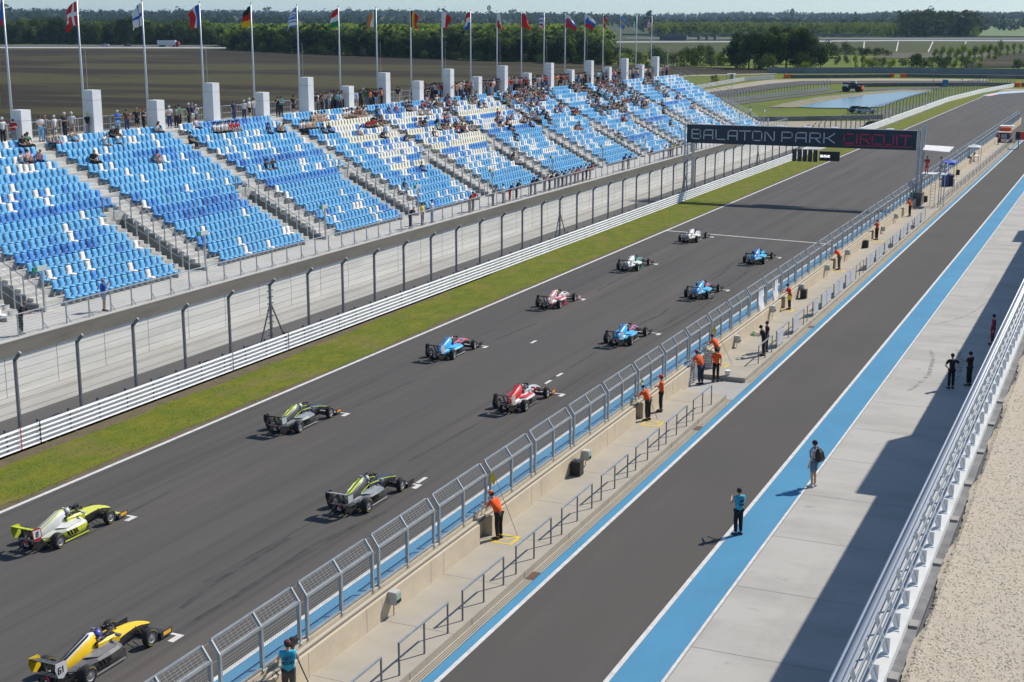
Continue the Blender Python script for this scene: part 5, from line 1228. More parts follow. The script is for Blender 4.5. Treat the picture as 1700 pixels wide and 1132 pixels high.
for a in ((682, 376, 'black', 'black'), (702, 372, 'yellow', 'black', 'stand'), (718, 368, 'white', 'light blue', 'stand', 'white cap'), (780, 352, 'red', 'beige'), (786, 350, 'red', 'grey'), (819, 340, 'grey', 'grey'), (836, 333, 'white', 'grey', 'stand'), (847, 331, 'dark blue', 'red'), (858, 330, 'black', 'black'),
          (882, 319, 'black', 'grey'), (889, 318, 'black', 'grey'), (905, 315, 'pink', 'grey'), (913, 313, 'black', 'black'), (922, 311, 'black', 'grey'), (928, 309, 'white', 'grey'), (934, 308, 'dark blue', 'dark blue'), (941, 306, 'white', 'grey'), (948, 304, 'beige', 'grey'), (955, 303, 'red', 'grey'), (960, 302, 'pink', 'beige'), (968, 300, 'white', 'dark blue'), (974, 298, 'black', 'black'), (980, 297, 'red', 'beige'),
          (1034, 283, 'dark blue', 'grey'), (1043, 281, 'dark blue', 'grey'), (1079, 272, 'red', 'beige'), (1102, 265, 'white', 'grey'), (1110, 263, 'grey', 'grey'), (1117, 261, 'yellow', 'beige'), (1124, 260, 'grey', 'grey'), (1132, 258, 'grey', 'beige'), (1148, 254, 'red', 'grey'), (1156, 252, 'dark blue', 'grey'), (1165, 250, 'white', 'dark blue'), (1114, 238, 'dark blue', 'dark blue', 'stand')): deckp(*a[:5] if len(a) > 4 else a)
for u, v, tp_, bt in ((1229, 186, 'white', 'dark blue'), (1248, 202, 'light blue', 'white')):
    p = GX(u, v, -57); spect((-57.5 if u < 1235 else -54.5, Y_END + .6, (3.9 if u < 1235 else 2.4)), 'stand', -30, tp_, bt, None, 'e')
people.sort(key=lambda a: a[0])
PN = {'stand': 'standing', 'cross': 'standing with folded arms', 'phone': 'standing and holding something up', 'shorts': 'standing in shorts', 'lean': 'leaning forward', 'sit': 'sitting', 'sit2': 'sitting bent forward', 'sit3': 'sitting with raised hands'}
use = {}
LIM = 290
for d, loc, kind, face, tp_, bt, hr_, wh in people[:LIM]:
    o = link('person', SPM[kind], None, loc, (0, 0, R(face - 90)))
    s_ = rp.uniform(1.0, 1.12); o.scale = (s_, s_, s_)
    for i, m_ in enumerate((SK[rp.randrange(3)], CM[tp_], CM[bt], HM[hr_])):
        o.material_slots[i].link = 'OBJECT'; o.material_slots[i].material = m_
    bay = int((loc.y - 74.85) // 7.402) + 1
    place = {'b': ('at the back railing', ), 's': ('in row %s' % wh[1:],), 'd': ('at the front railing',), 'e': ('on the end stairs',)}[wh[0]][0]
    where = 'left of the first pillar' if bay < 1 else 'near the %s pillar' % nth(min(bay, 20))
    base_ = 'person in %s top, %s, %s, %s' % (tp_, PN[kind].split()[0], place, where)
    use[base_] = use.get(base_, 0) + 1
    lab = base_ if use[base_] == 1 else base_ + ', %s such' % nth(use[base_])
    w_ = 0
    tag(o, lab, 'person', 'spectators on the grandstand')
cr = MB(); cmk = list(CM) + ['s'] + list(HM); cml = [CM[k] for k in CM] + [SK[0]] + [HM[k] for k in HM]
for d, loc, kind, face, tp_, bt, hr_, wh in people[LIM:]:
    b = SPB[kind]; a = R(face - 90); ca, sa = math.cos(a), math.sin(a); ids = [cmk.index('s'), cmk.index(tp_), cmk.index(bt), cmk.index(hr_)]
    o_ = len(cr.v); cr.v += [((x * ca - y * sa) * 1.07 + loc.x, (x * sa + y * ca) * 1.07 + loc.y, z * 1.07 + loc.z) for x, y, z in b.v]; cr.f += [tuple(i + o_ for i in f) for f in b.f]; cr.m += [ids[m_] for m_ in b.m]
if cr.v: tag(cr.build('crowd', cml, smooth=True), 'distant spectators crowded on the far upper end of the grandstand', kind='stuff')
# ---------------------------------------------------------------- racing cars (origin at the grid line, pointing along +Y)
def ringx(y, hw, z0, z1, top=.6, n=3, bulge=0.0):
    """closed section: flat bottom, rounded shoulders"""
    return [(-hw * .8, y, z0), (-hw, y, z0 + (z1 - z0) * .3), (-hw - bulge, y, z0 + (z1 - z0) * .62), (-hw * top, y, z0 + (z1 - z0) * .93), (-hw * top * .45, y, z1), (hw * top * .45, y, z1), (hw * top, y, z0 + (z1 - z0) * .93), (hw + bulge, y, z0 + (z1 - z0) * .62), (hw, y, z0 + (z1 - z0) * .3), (hw * .8, y, z0)]
CPART = []                                               # (name, MB, slots, smooth, parent part)
def cp_(name, mb, slots, smooth=False, par=None): CPART.append((name, mb, slots, smooth, par))
b = MB(); b.mi = 0                                       # nose and monocoque
R0 = [ringx(-.1, .075, .2, .29), ringx(-.3, .1, .2, .39), ringx(-.6, .13, .24, .51), ringx(-.95, .165, .25, .60), ringx(-1.4, .215, .18, .65), ringx(-1.75, .26, .12, .665)]
b.loft(R0)
for i_ in range(len(b.m)):
    if i_ < 50 and i_ % 10 in (0, 1, 7, 8, 9): b.m[i_] = 2
b.mi = 1; b.loft([ringx(-1.751, .26, .12, .60), ringx(-2.1, .3, .09, .5), ringx(-2.65, .33, .08, .5)])
for sx in (-1, 1):                                       # cockpit sides
    b.mi = 0; b.loft([[(sx * x, y, z) for x, z in ((.19, .4), (.27, .4), (.285, zt - .07), (.22, zt))] for y, zt in ((-1.74, .665), (-2.0, .69), (-2.35, .72), (-2.68, .76))])
cp_('monocoque', b, ('nose', 'dark', 'noseside'))
b = MB()                                                 # engine cover with airbox, spine fin
secs = [(-2.6, .15, .5, .98), (-2.75, .2, .4, 1.0), (-3.05, .24, .25, .92), (-3.4, .2, .22, .78), (-3.8, .14, .25, .62), (-4.1, .07, .3, .5)]
rg_ = [ringx(y, w, z0, z1, .5) for y, w, z0, z1 in secs]
b.mi = 0; b.loft(rg_)
for i_ in range(50):
    if i_ % 10 in (1, 2, 6, 7): b.m[i_] = 3
b.mi = 2; b.add([(-.1, -2.59, .8), (.1, -2.59, .8), (.08, -2.59, .95), (-.08, -2.59, .95)], [(0, 1, 2, 3)])
b.mi = 1
for sx in (-1, 1):
    b.add([(sx * .022, -2.8, 1.005), (sx * .1, -2.85, .985), (sx * .085, -4.0, .60), (sx * .02, -4.0, .63)], [(0, 1, 2, 3) if sx < 0 else (3, 2, 1, 0)])
cp_('engine_cover', b, ('cover', 'spine', 'dark', 'flank'), True)
for sx in (-1, 1):                                       # sidepods
    b = MB(); secs = [(-1.95, .30, .56, .2, .44), (-2.15, .28, .64, .12, .50), (-2.6, .26, .67, .1, .50), (-3.05, .2, .6, .1, .46), (-3.5, .14, .42, .12, .38), (-3.9, .08, .24, .14, .3)]
    rr_ = []
    for y, xi, xo_, z0, z1 in secs:
        rr_.append([(sx * x, y, z) for x, z in ((xi, z0), (xo_ * .93, z0), (xo_, z0 + (z1 - z0) * .35), (xo_ * .98, z0 + (z1 - z0) * .75), (xo_ * .86, z1), (xi + (xo_ - xi) * .4, z1 + .015), (xi * .8, z1 + .1))])
    b.mi = 0; b.loft(rr_)
    for k_, f in enumerate(b.f):                         # lower flank in the second colour
        if k_ < 35 and k_ % 7 in (1, 2): b.m[k_] = 3
    b.mi = 2; b.add([(sx * .3, -1.945, .22), (sx * .54, -1.945, .24), (sx * .54, -1.945, .42), (sx * .3, -1.945, .42)], [(0, 1, 2, 3)])
    for i in range(4):                                   # louvres on the flank
        y = -2.55 - .14 * i; b.add([(sx * (.685 - .0 * i), y, .2), (sx * (.685 - .02 * i), y - .07, .2), (sx * (.67 - .02 * i), y - .16, .4), (sx * .675, y - .09, .4)], [(0, 1, 2, 3)])
    b.mi = 1; b.add([(sx * .30, -2.2, .565), (sx * .58, -2.25, .522), (sx * .55, -3.0, .485), (sx * .24, -3.3, .52)], [(0, 1, 2, 3)])
    cp_('sidepod', b, ('pod', 'accent', 'dark', 'skirt'))
b = MB(); b.mi = 0; b.add([(x, y, z) for z in (.045, .065) for x, y in ((-.3, -1.55), (.3, -1.55), (.68, -1.95), (.72, -2.1), (.72, -3.35), (.45, -3.5), (.45, -4.2), (-.45, -4.2), (-.45, -3.5), (-.72, -3.35), (-.72, -2.1), (-.68, -1.95))],
    [tuple(range(11, -1, -1)), tuple(range(12, 24))] + [(i, (i + 1) % 12, 12 + (i + 1) % 12, 12 + i) for i in range(12)])
for sx in (-1, 1): b.mi = 1; b.bar((sx * .71, -2.05, .08), (sx * .71, -3.35, .08), .03, .05)
for x in (-.4, -.2, 0, .2, .4): b.mi = 0; b.box(x - .01, x + .01, -4.45, -3.9, .06, .24)
cp_('floor', b, ('dark', 'floor_edge'))
b = MB(); b.mi = 0                                       # front wing
for (y0, y1, z, w) in ((-.06, -.34, .09, .84), (-.3, -.5, .15, .82)): b.add([(-w, y0, z), (w, y0, z), (w, y1, z + .05), (-w, y1, z + .05), (-w, y0, z + .015), (w, y0, z + .015), (w, y1, z + .07), (-w, y1, z + .07)], [(0, 3, 2, 1), (4, 5, 6, 7), (0, 1, 5, 4), (1, 2, 6, 5), (2, 3, 7, 6), (3, 0, 4, 7)])
b.box(-.08, .08, -.3, -.2, .1, .22)
cp_('front_wing', b, ('wing', ))
for sx in (-1, 1):
    b = MB(); b.mi = 0; b.prism([(sx * .84, .05), (sx * .86, .05), (sx * .86, .27), (sx * .84, .27)], -.56, -.05); b.mi = 1; b.add([(sx * .863, -.1, .12), (sx * .863, -.45, .12), (sx * .863, -.45, .24), (sx * .863, -.1, .24)], [(0, 1, 2, 3)])
    cp_('wing_endplate', b, ('fplate', 'decal'))
b = MB(); b.mi = 0                                       # rear wing
for (y0, y1, z, w) in ((-4.3, -4.55, .80, .47), (-4.5, -4.68, .87, .47)): b.add([(-w, y0, z), (w, y0, z), (w, y1, z + .05), (-w, y1, z + .05), (-w, y0, z + .02), (w, y0, z + .02), (w, y1, z + .075), (-w, y1, z + .075)], [(0, 3, 2, 1), (4, 5, 6, 7), (0, 1, 5, 4), (1, 2, 6, 5), (2, 3, 7, 6), (3, 0, 4, 7)])
b.mi = 1; b.box(-.45, .45, -4.45, -4.25, .36, .4); b.bar((-.1, -4.1, .35), (-.1, -4.42, .82), .02, .12); b.bar((.1, -4.1, .35), (.1, -4.42, .82), .02, .12)
cp_('rear_wing', b, ('rwing', 'dark'))
for sx in (-1, 1):
    b = MB(); P = [(-4.24, .56), (-4.24, .85), (-4.32, .93), (-4.68, .955), (-4.71, .78), (-4.6, .5), (-4.42, .44)]
    n = len(P); vs = [(sx * .475, y, z) for y, z in P] + [(sx * .49, y, z) for y, z in P]
    b.mi = 0; b.add(vs, [tuple(range(n)), tuple(range(2 * n - 1, n - 1, -1))] + [(i, i + n, (i + 1) % n + n, (i + 1) % n) for i in range(n)])
    b.mi = 1; b.add([(sx * .4935, -4.28, .58), (sx * .4935, -4.62, .58), (sx * .4935, -4.67, .9), (sx * .4935, -4.29, .87)], [(0, 1, 2, 3)])
    cp_('rear_endplate', b, ('plateL' if sx < 0 else 'plateR', 'plateRc' if sx > 0 else 'plateL'))
b = MB(); b.mi = 0; b.loft([ringx(-3.6, .16, .12, .42), ringx(-4.1, .12, .14, .36), ringx(-4.45, .07, .18, .32)]); b.mi = 1; b.tube((.0, -4.42, .3), (0, -4.6, .33), .035, 8); b.box(-.09, .09, -4.52, -4.48, .2, .28)
cp_('gearbox', b, ('dark', 'metal'))
b = MB(); b.box(-.05, .05, -4.56, -4.53, .3, .4); cp_('rain_light', b, ('red',))
b = MB(); hp = []
for i in range(13):
    a = math.pi * i / 12; hp.append((.30 * math.cos(a) * (1 if abs(math.cos(a)) < .9 else .97), -2.62 + .86 * math.sin(a), .80 + .06 * math.sin(a)))
hp = [(.25, -2.8, .72)] + hp + [(-.25, -2.8, .72)]
b.path(hp, .034, 7); b.bar((0, -1.77, .86), (0, -1.55, .64), .03, .05); cp_('halo', b, ('halo',), True)
for sx in (-1, 1):
    b = MB(); b.box(sx * .45 - .09, sx * .45 + .09, -2.05, -1.97, .70, .78); b.bar((sx * .28, -2.0, .66), (sx * .42, -2.0, .73), .03, .012); cp_('mirror', b, ('accent',))
b = MB(); b.add([(-.19, -1.78, .645), (.19, -1.78, .645), (.19, -2.66, .60), (-.19, -2.66, .60)], [(0, 3, 2, 1)]); b.box(-.16, .16, -2.66, -2.56, .5, .84); cp_('cockpit', b, ('dark',))
for y, x0_, zz, sx in ((-.98, .14, .42, 1), (-3.73, .12, .34, 1), (-.98, .14, .42, -1), (-3.73, .12, .34, -1)):
    b = MB()
    if 1:
        for dy, z0, z1 in ((.28, .22, .24), (-.3, .22, .24), (.26, zz, .4), (-.28, zz, .4)):
            b.tube((sx * x0_, y + dy, z0), (sx * .68, y, z1 - .02), .013, 5)
        b.tube((sx * x0_, y + .12, zz + .06), (sx * .66, y + .02, .2), .012, 5)
    cp_('suspension', b, ('dark',))
tyre = MB(); rimb = MB(); n = 22
def ring_pts(x, r): return [(x, r * math.cos(2 * math.pi * i / n), r * math.sin(2 * math.pi * i / n)) for i in range(n)]
def wheel_parts(w):
    tb_ = MB(); tb_.loft([ring_pts(-w / 2 + .01, .17), ring_pts(-w / 2, .21), ring_pts(-w / 2 + .015, .27), ring_pts(-w / 2 + .05, .285), ring_pts(w / 2 - .05, .285), ring_pts(w / 2 - .015, .27), ring_pts(w / 2, .21), ring_pts(w / 2 - .01, .17)], False)
    rb = MB()
    for s_ in (1, -1):
        x = s_ * (w / 2 - .012); rb.mi = 0; A = ring_pts(x, .175); B = ring_pts(x - s_ * .02, .145); C = ring_pts(x - s_ * .05, .14)
        rb.loft([A, B, C], False)
        for i in range(11):
            a = 2 * math.pi * i / 11; rb.bar((x - s_ * .03, .03 * math.cos(a), .03 * math.sin(a)), (x - s_ * .022, .15 * math.cos(a), .15 * math.sin(a)), .022, .012, up=(1, 0, 0))
        rb.tube((x - s_ * .05, 0, 0), (x - s_ * .005, 0, 0), .04, 10)
        rb.mi = 1; rb.add(ring_pts(x - s_ * .055, .16), [tuple(range(n)) if s_ < 0 else tuple(range(n - 1, -1, -1))])
    st_ = MB()
    for s_ in (1, -1):
        x = s_ * (w / 2 + .001); k = [(x - s_ * .004, r * math.cos(a), r * math.sin(a)) for a in np.linspace(.2, 1.4, 6) for r in (.2, .245)]
        st_.add(k, [(2 * i, 2 * i + 1, 2 * i + 3, 2 * i + 2) for i in range(5)]); k = [(x - s_ * .004, r * math.cos(a), r * math.sin(a)) for a in np.linspace(3.4, 4.6, 6) for r in (.2, .245)]
        st_.add(k, [(2 * i, 2 * i + 1, 2 * i + 3, 2 * i + 2) for i in range(5)])
    tb_.mi = 1; tb_.add(st_.v, st_.f)
    return tb_, rb
metal = mat('wheel metal', (.5, .51, .53), .35, .5); red = mat('lamp red', (.35, .01, .01), .4); tyrey = mat('tyre marking', (.35, .3, .05), .7)
_cm = {}
def CMt(c, rough=.38):
    k = tuple(round(x, 3) for x in c) + (rough,)
    if k not in _cm: _cm[k] = mat('car paint %.2f %.2f %.2f' % tuple(c), c, rough, var=.06, scale=5, spec=.6)
    return _cm[k]
DK = (.02, .02, .023)
CM_MESH = {}
for i, (nme, mb, slots, sm, par) in enumerate(CPART): CM_MESH[i] = mb.mesh(nme, [ph_] * len(slots), sm)
fw_t, fw_r = wheel_parts(.2); rw_t, rw_r = wheel_parts(.27)
WM = {w: (t_.mesh('tyre', [M['rubber'], tyrey], True), r_.mesh('rim', [metal, M['black']])) for w, (t_, r_) in (('f', (fw_t, fw_r)), ('r', (rw_t, rw_r)))}
def set_mat(o, i, m_): o.material_slots[i].link = 'OBJECT'; o.material_slots[i].material = m_
DRV = figure_meshes('sit3')
db = MB(); put_mesh(db, DRV['body'])
def race_car(xc, y, label, L, num=None, helmet=(.6, .6, .6), suit=(.5, .5, .52), yaw=0.0):
    t = empty('racing_car', (xc, y, .012), R(yaw)); tag(t, label, 'racing car', 'single seater racing cars on the starting grid')
    for i, (nme, mb, slots, sm, par) in enumerate(CPART):
        o = link(nme, CM_MESH[i], t)
        for k, s_ in enumerate(slots):
            s_ = s_ if s_ in L or s_ not in ('flank', 'noseside') else {'flank': 'cover', 'noseside': 'nose'}[s_]
            m_ = metal if s_ == 'metal' else red if s_ == 'red' else CMt(L.get(s_, DK), .38 if s_ != 'dark' else .55)
            set_mat(o, k, m_)
    for (x, yy, k) in ((-.765, -.98, 'f'), (.765, -.98, 'f'), (-.75, -3.73, 'r'), (.75, -3.73, 'r')):
        w = empty('wheel', (x, yy, .285)); w.parent = t; w.rotation_euler = (rp.uniform(0, 1), 0, 0)
        link('tyre', WM[k][0], w); link('rim', WM[k][1], w)
    if L.get('line'):                                    # thin coloured edging along cover, cockpit and nose
        b = MB()
        for sx in (-1, 1):
            b.path([(sx * .21, -2.72, .86), (sx * .2, -3.1, .8), (sx * .15, -3.6, .66), (sx * .1, -4.05, .52)], .014, 5) if sx < 0 else b.path([(.05, -2.72, 1.0), (.08, -3.1, .93), (.07, -3.6, .74), (.04, -4.05, .55)], .016, 5)
            b.path([(sx * .27, -3.3, .55), (sx * .29, -2.7, .755), (sx * .285, -2.2, .7), (sx * .24, -1.6, .64), (sx * .17, -1.05, .52), (sx * .12, -.65, .42), (sx * .08, -.15, .28)], .016, 5)
        b.build('edge_stripe', CMt(L['line']), t)
    if num:
        b = MB(); strokes(b, num, -.12 if len(num) > 1 else -.04, 0, .17, .09, .135, .024, 0)
        if num[-1] == '1': pass
        o = b.build('race_number', M['black'], t); o.rotation_euler = (0, 0, R(90)); o.location = (.4975, -4.47, .64)
    d = empty('person', (xc, y, .012), R(yaw)); tag(d, 'driver wearing a helmet sitting in the ' + label.split(' racing')[0] + ' racing car', 'driver', 'racing drivers in their cockpits')
    mb = MB(); hw = .2
    mb.loft([ringx(-2.55, .2, .45, .66, .7), ringx(-2.42, .23, .42, .72, .7), ringx(-2.25, .17, .42, .66, .7), ringx(-2.05, .12, .45, .6, .7)])
    for sx in (-1, 1): mb.tube((sx * .19, -2.4, .64), (sx * .13, -2.08, .6), .05, 7, .035)
    mb.build('body', CMt(suit, .8), d, smooth=True)
    hb = MB(); hb.ball((0, -2.38, .83), .118, .14, .135, 14, 9); hb.mi = 1; hb.add([(-.1, -2.262, .82), (.1, -2.262, .82), (.09, -2.265, .88), (-.09, -2.265, .88)], [(0, 1, 2, 3)]); hb.mi = 0; hb.box(-.012, .012, -2.5, -2.28, .955, .975)
    hb.build('helmet', [CMt(helmet, .25), M['black']], d, smooth=True)
    return t
LIME = (.5, .62, .02); YEL = (.85, .55, .01); NAVY = (.02, .025, .06)
W_ = (.72, .72, .72)
acid = dict(nose=(.56, .6, .06), noseside=(.03, .03, .035), flank=(.6, .62, .6), skirt=(.5, .56, .03), cover=(.58, .62, .06), spine=(.62, .62, .6), pod=(.6, .62, .5), accent=(.66, .66, .68), wing=(.6, .62, .1), fplate=(.05, .05, .05), decal=(.8, .4, .02), rwing=(.55, .62, .02), plateL=(.5, .55, .04), plateR=(.45, .01, .02), plateRc=(.62, .68, .68), floor_edge=(.5, .55, .1))
yell = dict(nose=YEL, noseside=(.04, .04, .045), flank=YEL, skirt=(.06, .06, .065), cover=W_, spine=(.03, .03, .035), pod=(.14, .14, .15), accent=(.2, .2, .21), wing=DK, fplate=DK, decal=(.85, .45, .02), rwing=(.06, .06, .07), plateL=YEL, plateR=(.6, .6, .62), plateRc=(.62, .64, .66), floor_edge=(.25, .25, .26))
lime = dict(noseside=(.03, .03, .035), skirt=(.05, .07, .06), flank=(.07, .07, .075), nose=NAVY, cover=(.05, .05, .055), spine=LIME, pod=(.16, .18, .2), accent=(.3, .34, .38), wing=DK, fplate=DK, decal=DK, rwing=(.45, .46, .48), plateL=DK, plateR=(.12, .14, .15), plateRc=(.5, .55, .58), floor_edge=(.35, .35, .36), line=(.62, .8, .02))
lime2 = dict(lime); lime2.update(decal=(.85, .35, .02), rwing=DK, cover=(.1, .1, .11))
blue = dict(noseside=(.03, .03, .03), skirt=(.02, .05, .05), flank=(.04, .45, .85), nose=(.5, .1, .12), cover=(.03, .33, .75), spine=(.05, .2, .6), pod=(.05, .45, .82), accent=(.07, .5, .85), wing=DK, fplate=DK, decal=DK, rwing=DK, plateL=DK, plateR=(.5, .5, .52), plateRc=(.6, .6, .62), floor_edge=(.4, .4, .42))
redc = dict(noseside=(.3, .03, .04), skirt=(.1, .1, .11), flank=(.66, .03, .03), nose=(.45, .5, .52), cover=(.62, .02, .03), spine=(.6, .03, .03), pod=(.66, .6, .6), accent=(.62, .05, .06), wing=DK, fplate=(.3, .02, .03), decal=(.8, .5, .02), rwing=(.2, .16, .14), plateL=DK, plateR=(.5, .45, .4), plateRc=(.6, .55, .5), floor_edge=(.2, .2, .2))
whr = dict(skirt=(.55, .06, .1), flank=(.66, .3, .32), nose=(.7, .62, .64), cover=(.7, .68, .68), spine=(.6, .15, .2), pod=(.68, .6, .6), accent=(.6, .12, .16), wing=(.6, .55, .55), fplate=(.6, .1, .12), decal=(.6, .6, .6), rwing=(.1, .02, .02), plateL=DK, plateR=(.5, .5, .5), plateRc=(.6, .6, .6), floor_edge=(.5, .05, .08))
whg = dict(noseside=(.03, .05, .05), skirt=(.04, .12, .1), nose=(.03, .3, .2), cover=(.7, .72, .7), spine=W_, pod=(.62, .7, .66), accent=(.7, .72, .7), wing=DK, fplate=DK, decal=DK, rwing=(.03, .15, .1), plateL=DK, plateR=(.4, .42, .4), plateRc=(.5, .5, .5), floor_edge=(.03, .3, .2))
whi = dict(skirt=(.2, .2, .2), nose=(.7, .7, .68), cover=(.74, .74, .72), spine=W_, pod=(.72, .72, .7), accent=W_, wing=(.5, .5, .5), fplate=DK, decal=DK, rwing=(.3, .3, .3), plateL=(.35, .35, .34), plateR=(.5, .5, .48), plateRc=(.6, .6, .58), floor_edge=(.5, .5, .5))
race_car(-34.85, LY[0], 'acid yellow racing car number 8 with red and white endplate, nearest in the left column', acid, '8', helmet=(.6, .6, .62), suit=(.4, .4, .3))
race_car(-26.65, RY[0], 'golden yellow and black racing car number 61, nearest of all at the bottom left', yell, '61', helmet=(.1, .12, .5), suit=(.4, .4, .45))
race_car(-34.9, LY[1], 'black and grey racing car with lime edging, second in the left column', lime2, None, helmet=(.55, .6, .4), suit=(.3, .32, .35))
race_car(-26.6, RY[1], 'black and silver racing car with lime edging, beside the pit fence in the right column', lime, None, helmet=(.4, .42, .42), suit=(.3, .32, .35))
race_car(-34.85, LY[2], 'sky blue racing car with red nose, third in the left column', blue, None, helmet=(.5, .2, .2))
race_car(-26.8, RY[2], 'red and white racing car, third in the right column', redc, None, helmet=(.1, .2, .16))
race_car(-34.85, LY[3], 'white racing car with red stripes and yellow helmet', whr, None, helmet=(.7, .65, .08), suit=(.6, .6, .3))
race_car(-26.85, RY[3], 'sky blue racing car, third from the front in the right column', blue, None, helmet=(.3, .12, .12))
race_car(-34.85, LY[4], 'white racing car with green nose, second from the front in the left column', whg, None, helmet=(.1, .3, .2))
race_car(-26.75, RY[4], 'sky blue racing car, second from the front in the right column', blue, None, helmet=(.3, .5, .6))
race_car(-34.85, LY[5], 'all white racing car at the front of the left column', whi, None, helmet=(.5, .5, .5))
race_car(-26.75, RY[5], 'sky blue racing car at the front of the right column', dict(blue, nose=(.05, .4, .7)), None, helmet=(.2, .3, .5))
# ---------------------------------------------------------------- trees
def leafmat(name, c1, c2, sc=.25):
    m = layered(name, c1, [((sc, sc, sc), .38, .62, c2, .95), ((1.3, 1.3, 1.3), .45, .7, tuple(x * .6 for x in c1), .6)], .75)
    n = m.node_tree.nodes; l = m.node_tree.links; b = n['Principled BSDF']
    oi = n.new('ShaderNodeObjectInfo'); mr = n.new('ShaderNodeMapRange'); mr.inputs['To Min'].default_value = .72; mr.inputs['To Max'].default_value = 1.3
    l.new(oi.outputs['Random'], mr.inputs['Value']); sc_ = n.new('ShaderNodeVectorMath'); sc_.operation = 'SCALE'
    src = b.inputs['Base Color'].links[0].from_socket; l.new(src, sc_.inputs[0]); l.new(mr.outputs[0], sc_.inputs['Scale']); l.new(sc_.outputs[0], b.inputs['Base Color'])
    tr = n.new('ShaderNodeBsdfTranslucent'); l.new(sc_.outputs[0], tr.inputs['Color']); mx = n.new('ShaderNodeMixShader'); mx.inputs[0].default_value = .42
    l.new(b.outputs[0], mx.inputs[1]); l.new(tr.outputs[0], mx.inputs[2]); l.new(mx.outputs[0], n['Material Output'].inputs['Surface'])
    return m
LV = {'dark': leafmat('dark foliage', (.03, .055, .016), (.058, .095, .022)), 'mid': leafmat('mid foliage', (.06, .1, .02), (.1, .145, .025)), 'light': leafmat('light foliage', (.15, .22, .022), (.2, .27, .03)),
      'grey': leafmat('grey green foliage', (.075, .095, .055), (.11, .13, .08)), 'far': leafmat('distant foliage', (.035, .055, .03), (.055, .08, .035), .02)}
bark = mat('bark', (.09, .07, .05), .9)
def crown_mb(seed, H, Wd, n, leaf, trunk=.16, shape='round'):
    r_ = random.Random(seed); b = MB(); cl = []
    zc = H * (.5 + trunk / 2)
    for i in range(13 if shape != 'column' else 9):
        t = r_.random(); a = r_.uniform(0, 6.28)
        z = H * (trunk + (1 - trunk) * (.12 + .76 * t)); env = math.sin(math.pi * min(1, max(.12, (z / H - trunk) / (1 - trunk) * .86 + .1))) ** .7
        rad = Wd / 2 * env * r_.uniform(.25, .72); cr_ = Wd * r_.uniform(.15, .26) if shape != 'column' else Wd * .3
        cl.append((rad * math.cos(a), rad * math.sin(a), z, cr_))
    for i in range(n):
        cx_, cy_, cz_, cr_ = cl[r_.randrange(len(cl))]
        d = Vector((r_.gauss(0, 1), r_.gauss(0, 1), r_.gauss(0, 1))).normalized(); rr_ = cr_ * (r_.uniform(.75, 1.12) if r_.random() < .8 else r_.uniform(.3, .8))
        p = Vector((cx_, cy_, cz_)) + d * rr_
        if p.z < H * trunk * .6: p.z = H * trunk * .6 + r_.random() * .3
        nrm = (d * 1.4 + Vector((r_.gauss(0, .5), r_.gauss(0, .5), r_.gauss(0, .5) + .25))).normalized()
        u_ = nrm.orthogonal().normalized(); w_ = nrm.cross(u_); a = r_.uniform(0, 6.28); u_, w_ = u_ * math.cos(a) + w_ * math.sin(a), w_ * math.cos(a) - u_ * math.sin(a)
        s_ = leaf * r_.uniform(.55, 1.25)
        b.add([p + u_ * s_, p + w_ * s_ * .7, p - u_ * s_ * .8, p - w_ * s_ * .75 + nrm * s_ * .2], [(0, 1, 2, 3)])
    return b
def trunk_mb(seed, H, Wd, trunk=.16):
    r_ = random.Random(seed); b = MB(); b.tube((0, 0, -.4), (0, 0, H * .45), H * .02 + .06, 7, H * .012 + .03)
    for i in range(5):
        a = r_.uniform(0, 6.28); z = H * r_.uniform(.2, .4); b.tube((0, 0, z), (Wd * .28 * math.cos(a), Wd * .28 * math.sin(a), z + H * r_.uniform(.15, .3)), H * .009 + .02, 5, .02)
    return b
TV = {}
for nm, H, Wd, n, leaf, tr, shp, lv in (('big', 15, 13, 3600, .46, .03, 'round', 'dark'), ('big2', 16, 12, 3600, .46, .03, 'round', 'mid'), ('oak', 12, 11, 2400, .4, .04, 'round', 'mid'), ('shrub', 5, 6, 900, .24, .02, 'round', 'mid'), ('shrub2', 4.5, 6.5, 900, .24, .02, 'round', 'dark'),
                               ('bush', 4, 5, 800, .2, .02, 'round', 'light'), ('willow', 6, 6, 1000, .24, .03, 'round', 'grey'), ('slim', 8, 4, 900, .24, .08, 'column', 'light'), ('poplar', 20, 5, 1200, .5, .05, 'column', 'dark')):
    TV[nm] = (crown_mb(hash(nm) % 100 if 0 else sum(map(ord, nm)), H, Wd, n, leaf, tr, shp).mesh('crown', LV[lv]), trunk_mb(7, H, Wd).mesh('trunk', bark), H)
tcount = {}
DESC = {'big': 'tall dark tree', 'big2': 'tall mid green tree', 'oak': 'rounded mid green tree', 'shrub': 'round green shrub', 'shrub2': 'low dark green shrub', 'bush': 'bright yellow green bush', 'willow': 'pale grey green willow bush', 'slim': 'slender light green young tree', 'poplar': 'narrow dark poplar'}
def tree(kind, u, v, hpx, where, jitter=0):
    p = GT(u, v); d = p.length; H = hpx * d / FPX / 1.0; cm_, tm_, H0 = TV[kind]
    t = empty('tree' if kind in ('big', 'big2', 'oak', 'poplar', 'slim') else 'shrub', (p.x, p.y, p.z - .2), rp.uniform(0, 6.28)); s_ = H / H0; t.scale = (s_ * rp.uniform(.9, 1.2), s_ * rp.uniform(.9, 1.2), s_)
    link('crown', cm_, t); link('trunk', tm_, t)
    k = (kind, where); tcount[k] = tcount.get(k, 0) + 1
    lab = '%s %s, %s of its kind from the left' % (DESC[kind], where, nth(tcount[k]))
    tag(t, lab, 'tree' if 'tree' in DESC[kind] or 'poplar' in DESC[kind] else 'shrub', 'trees ' + where)
    return t
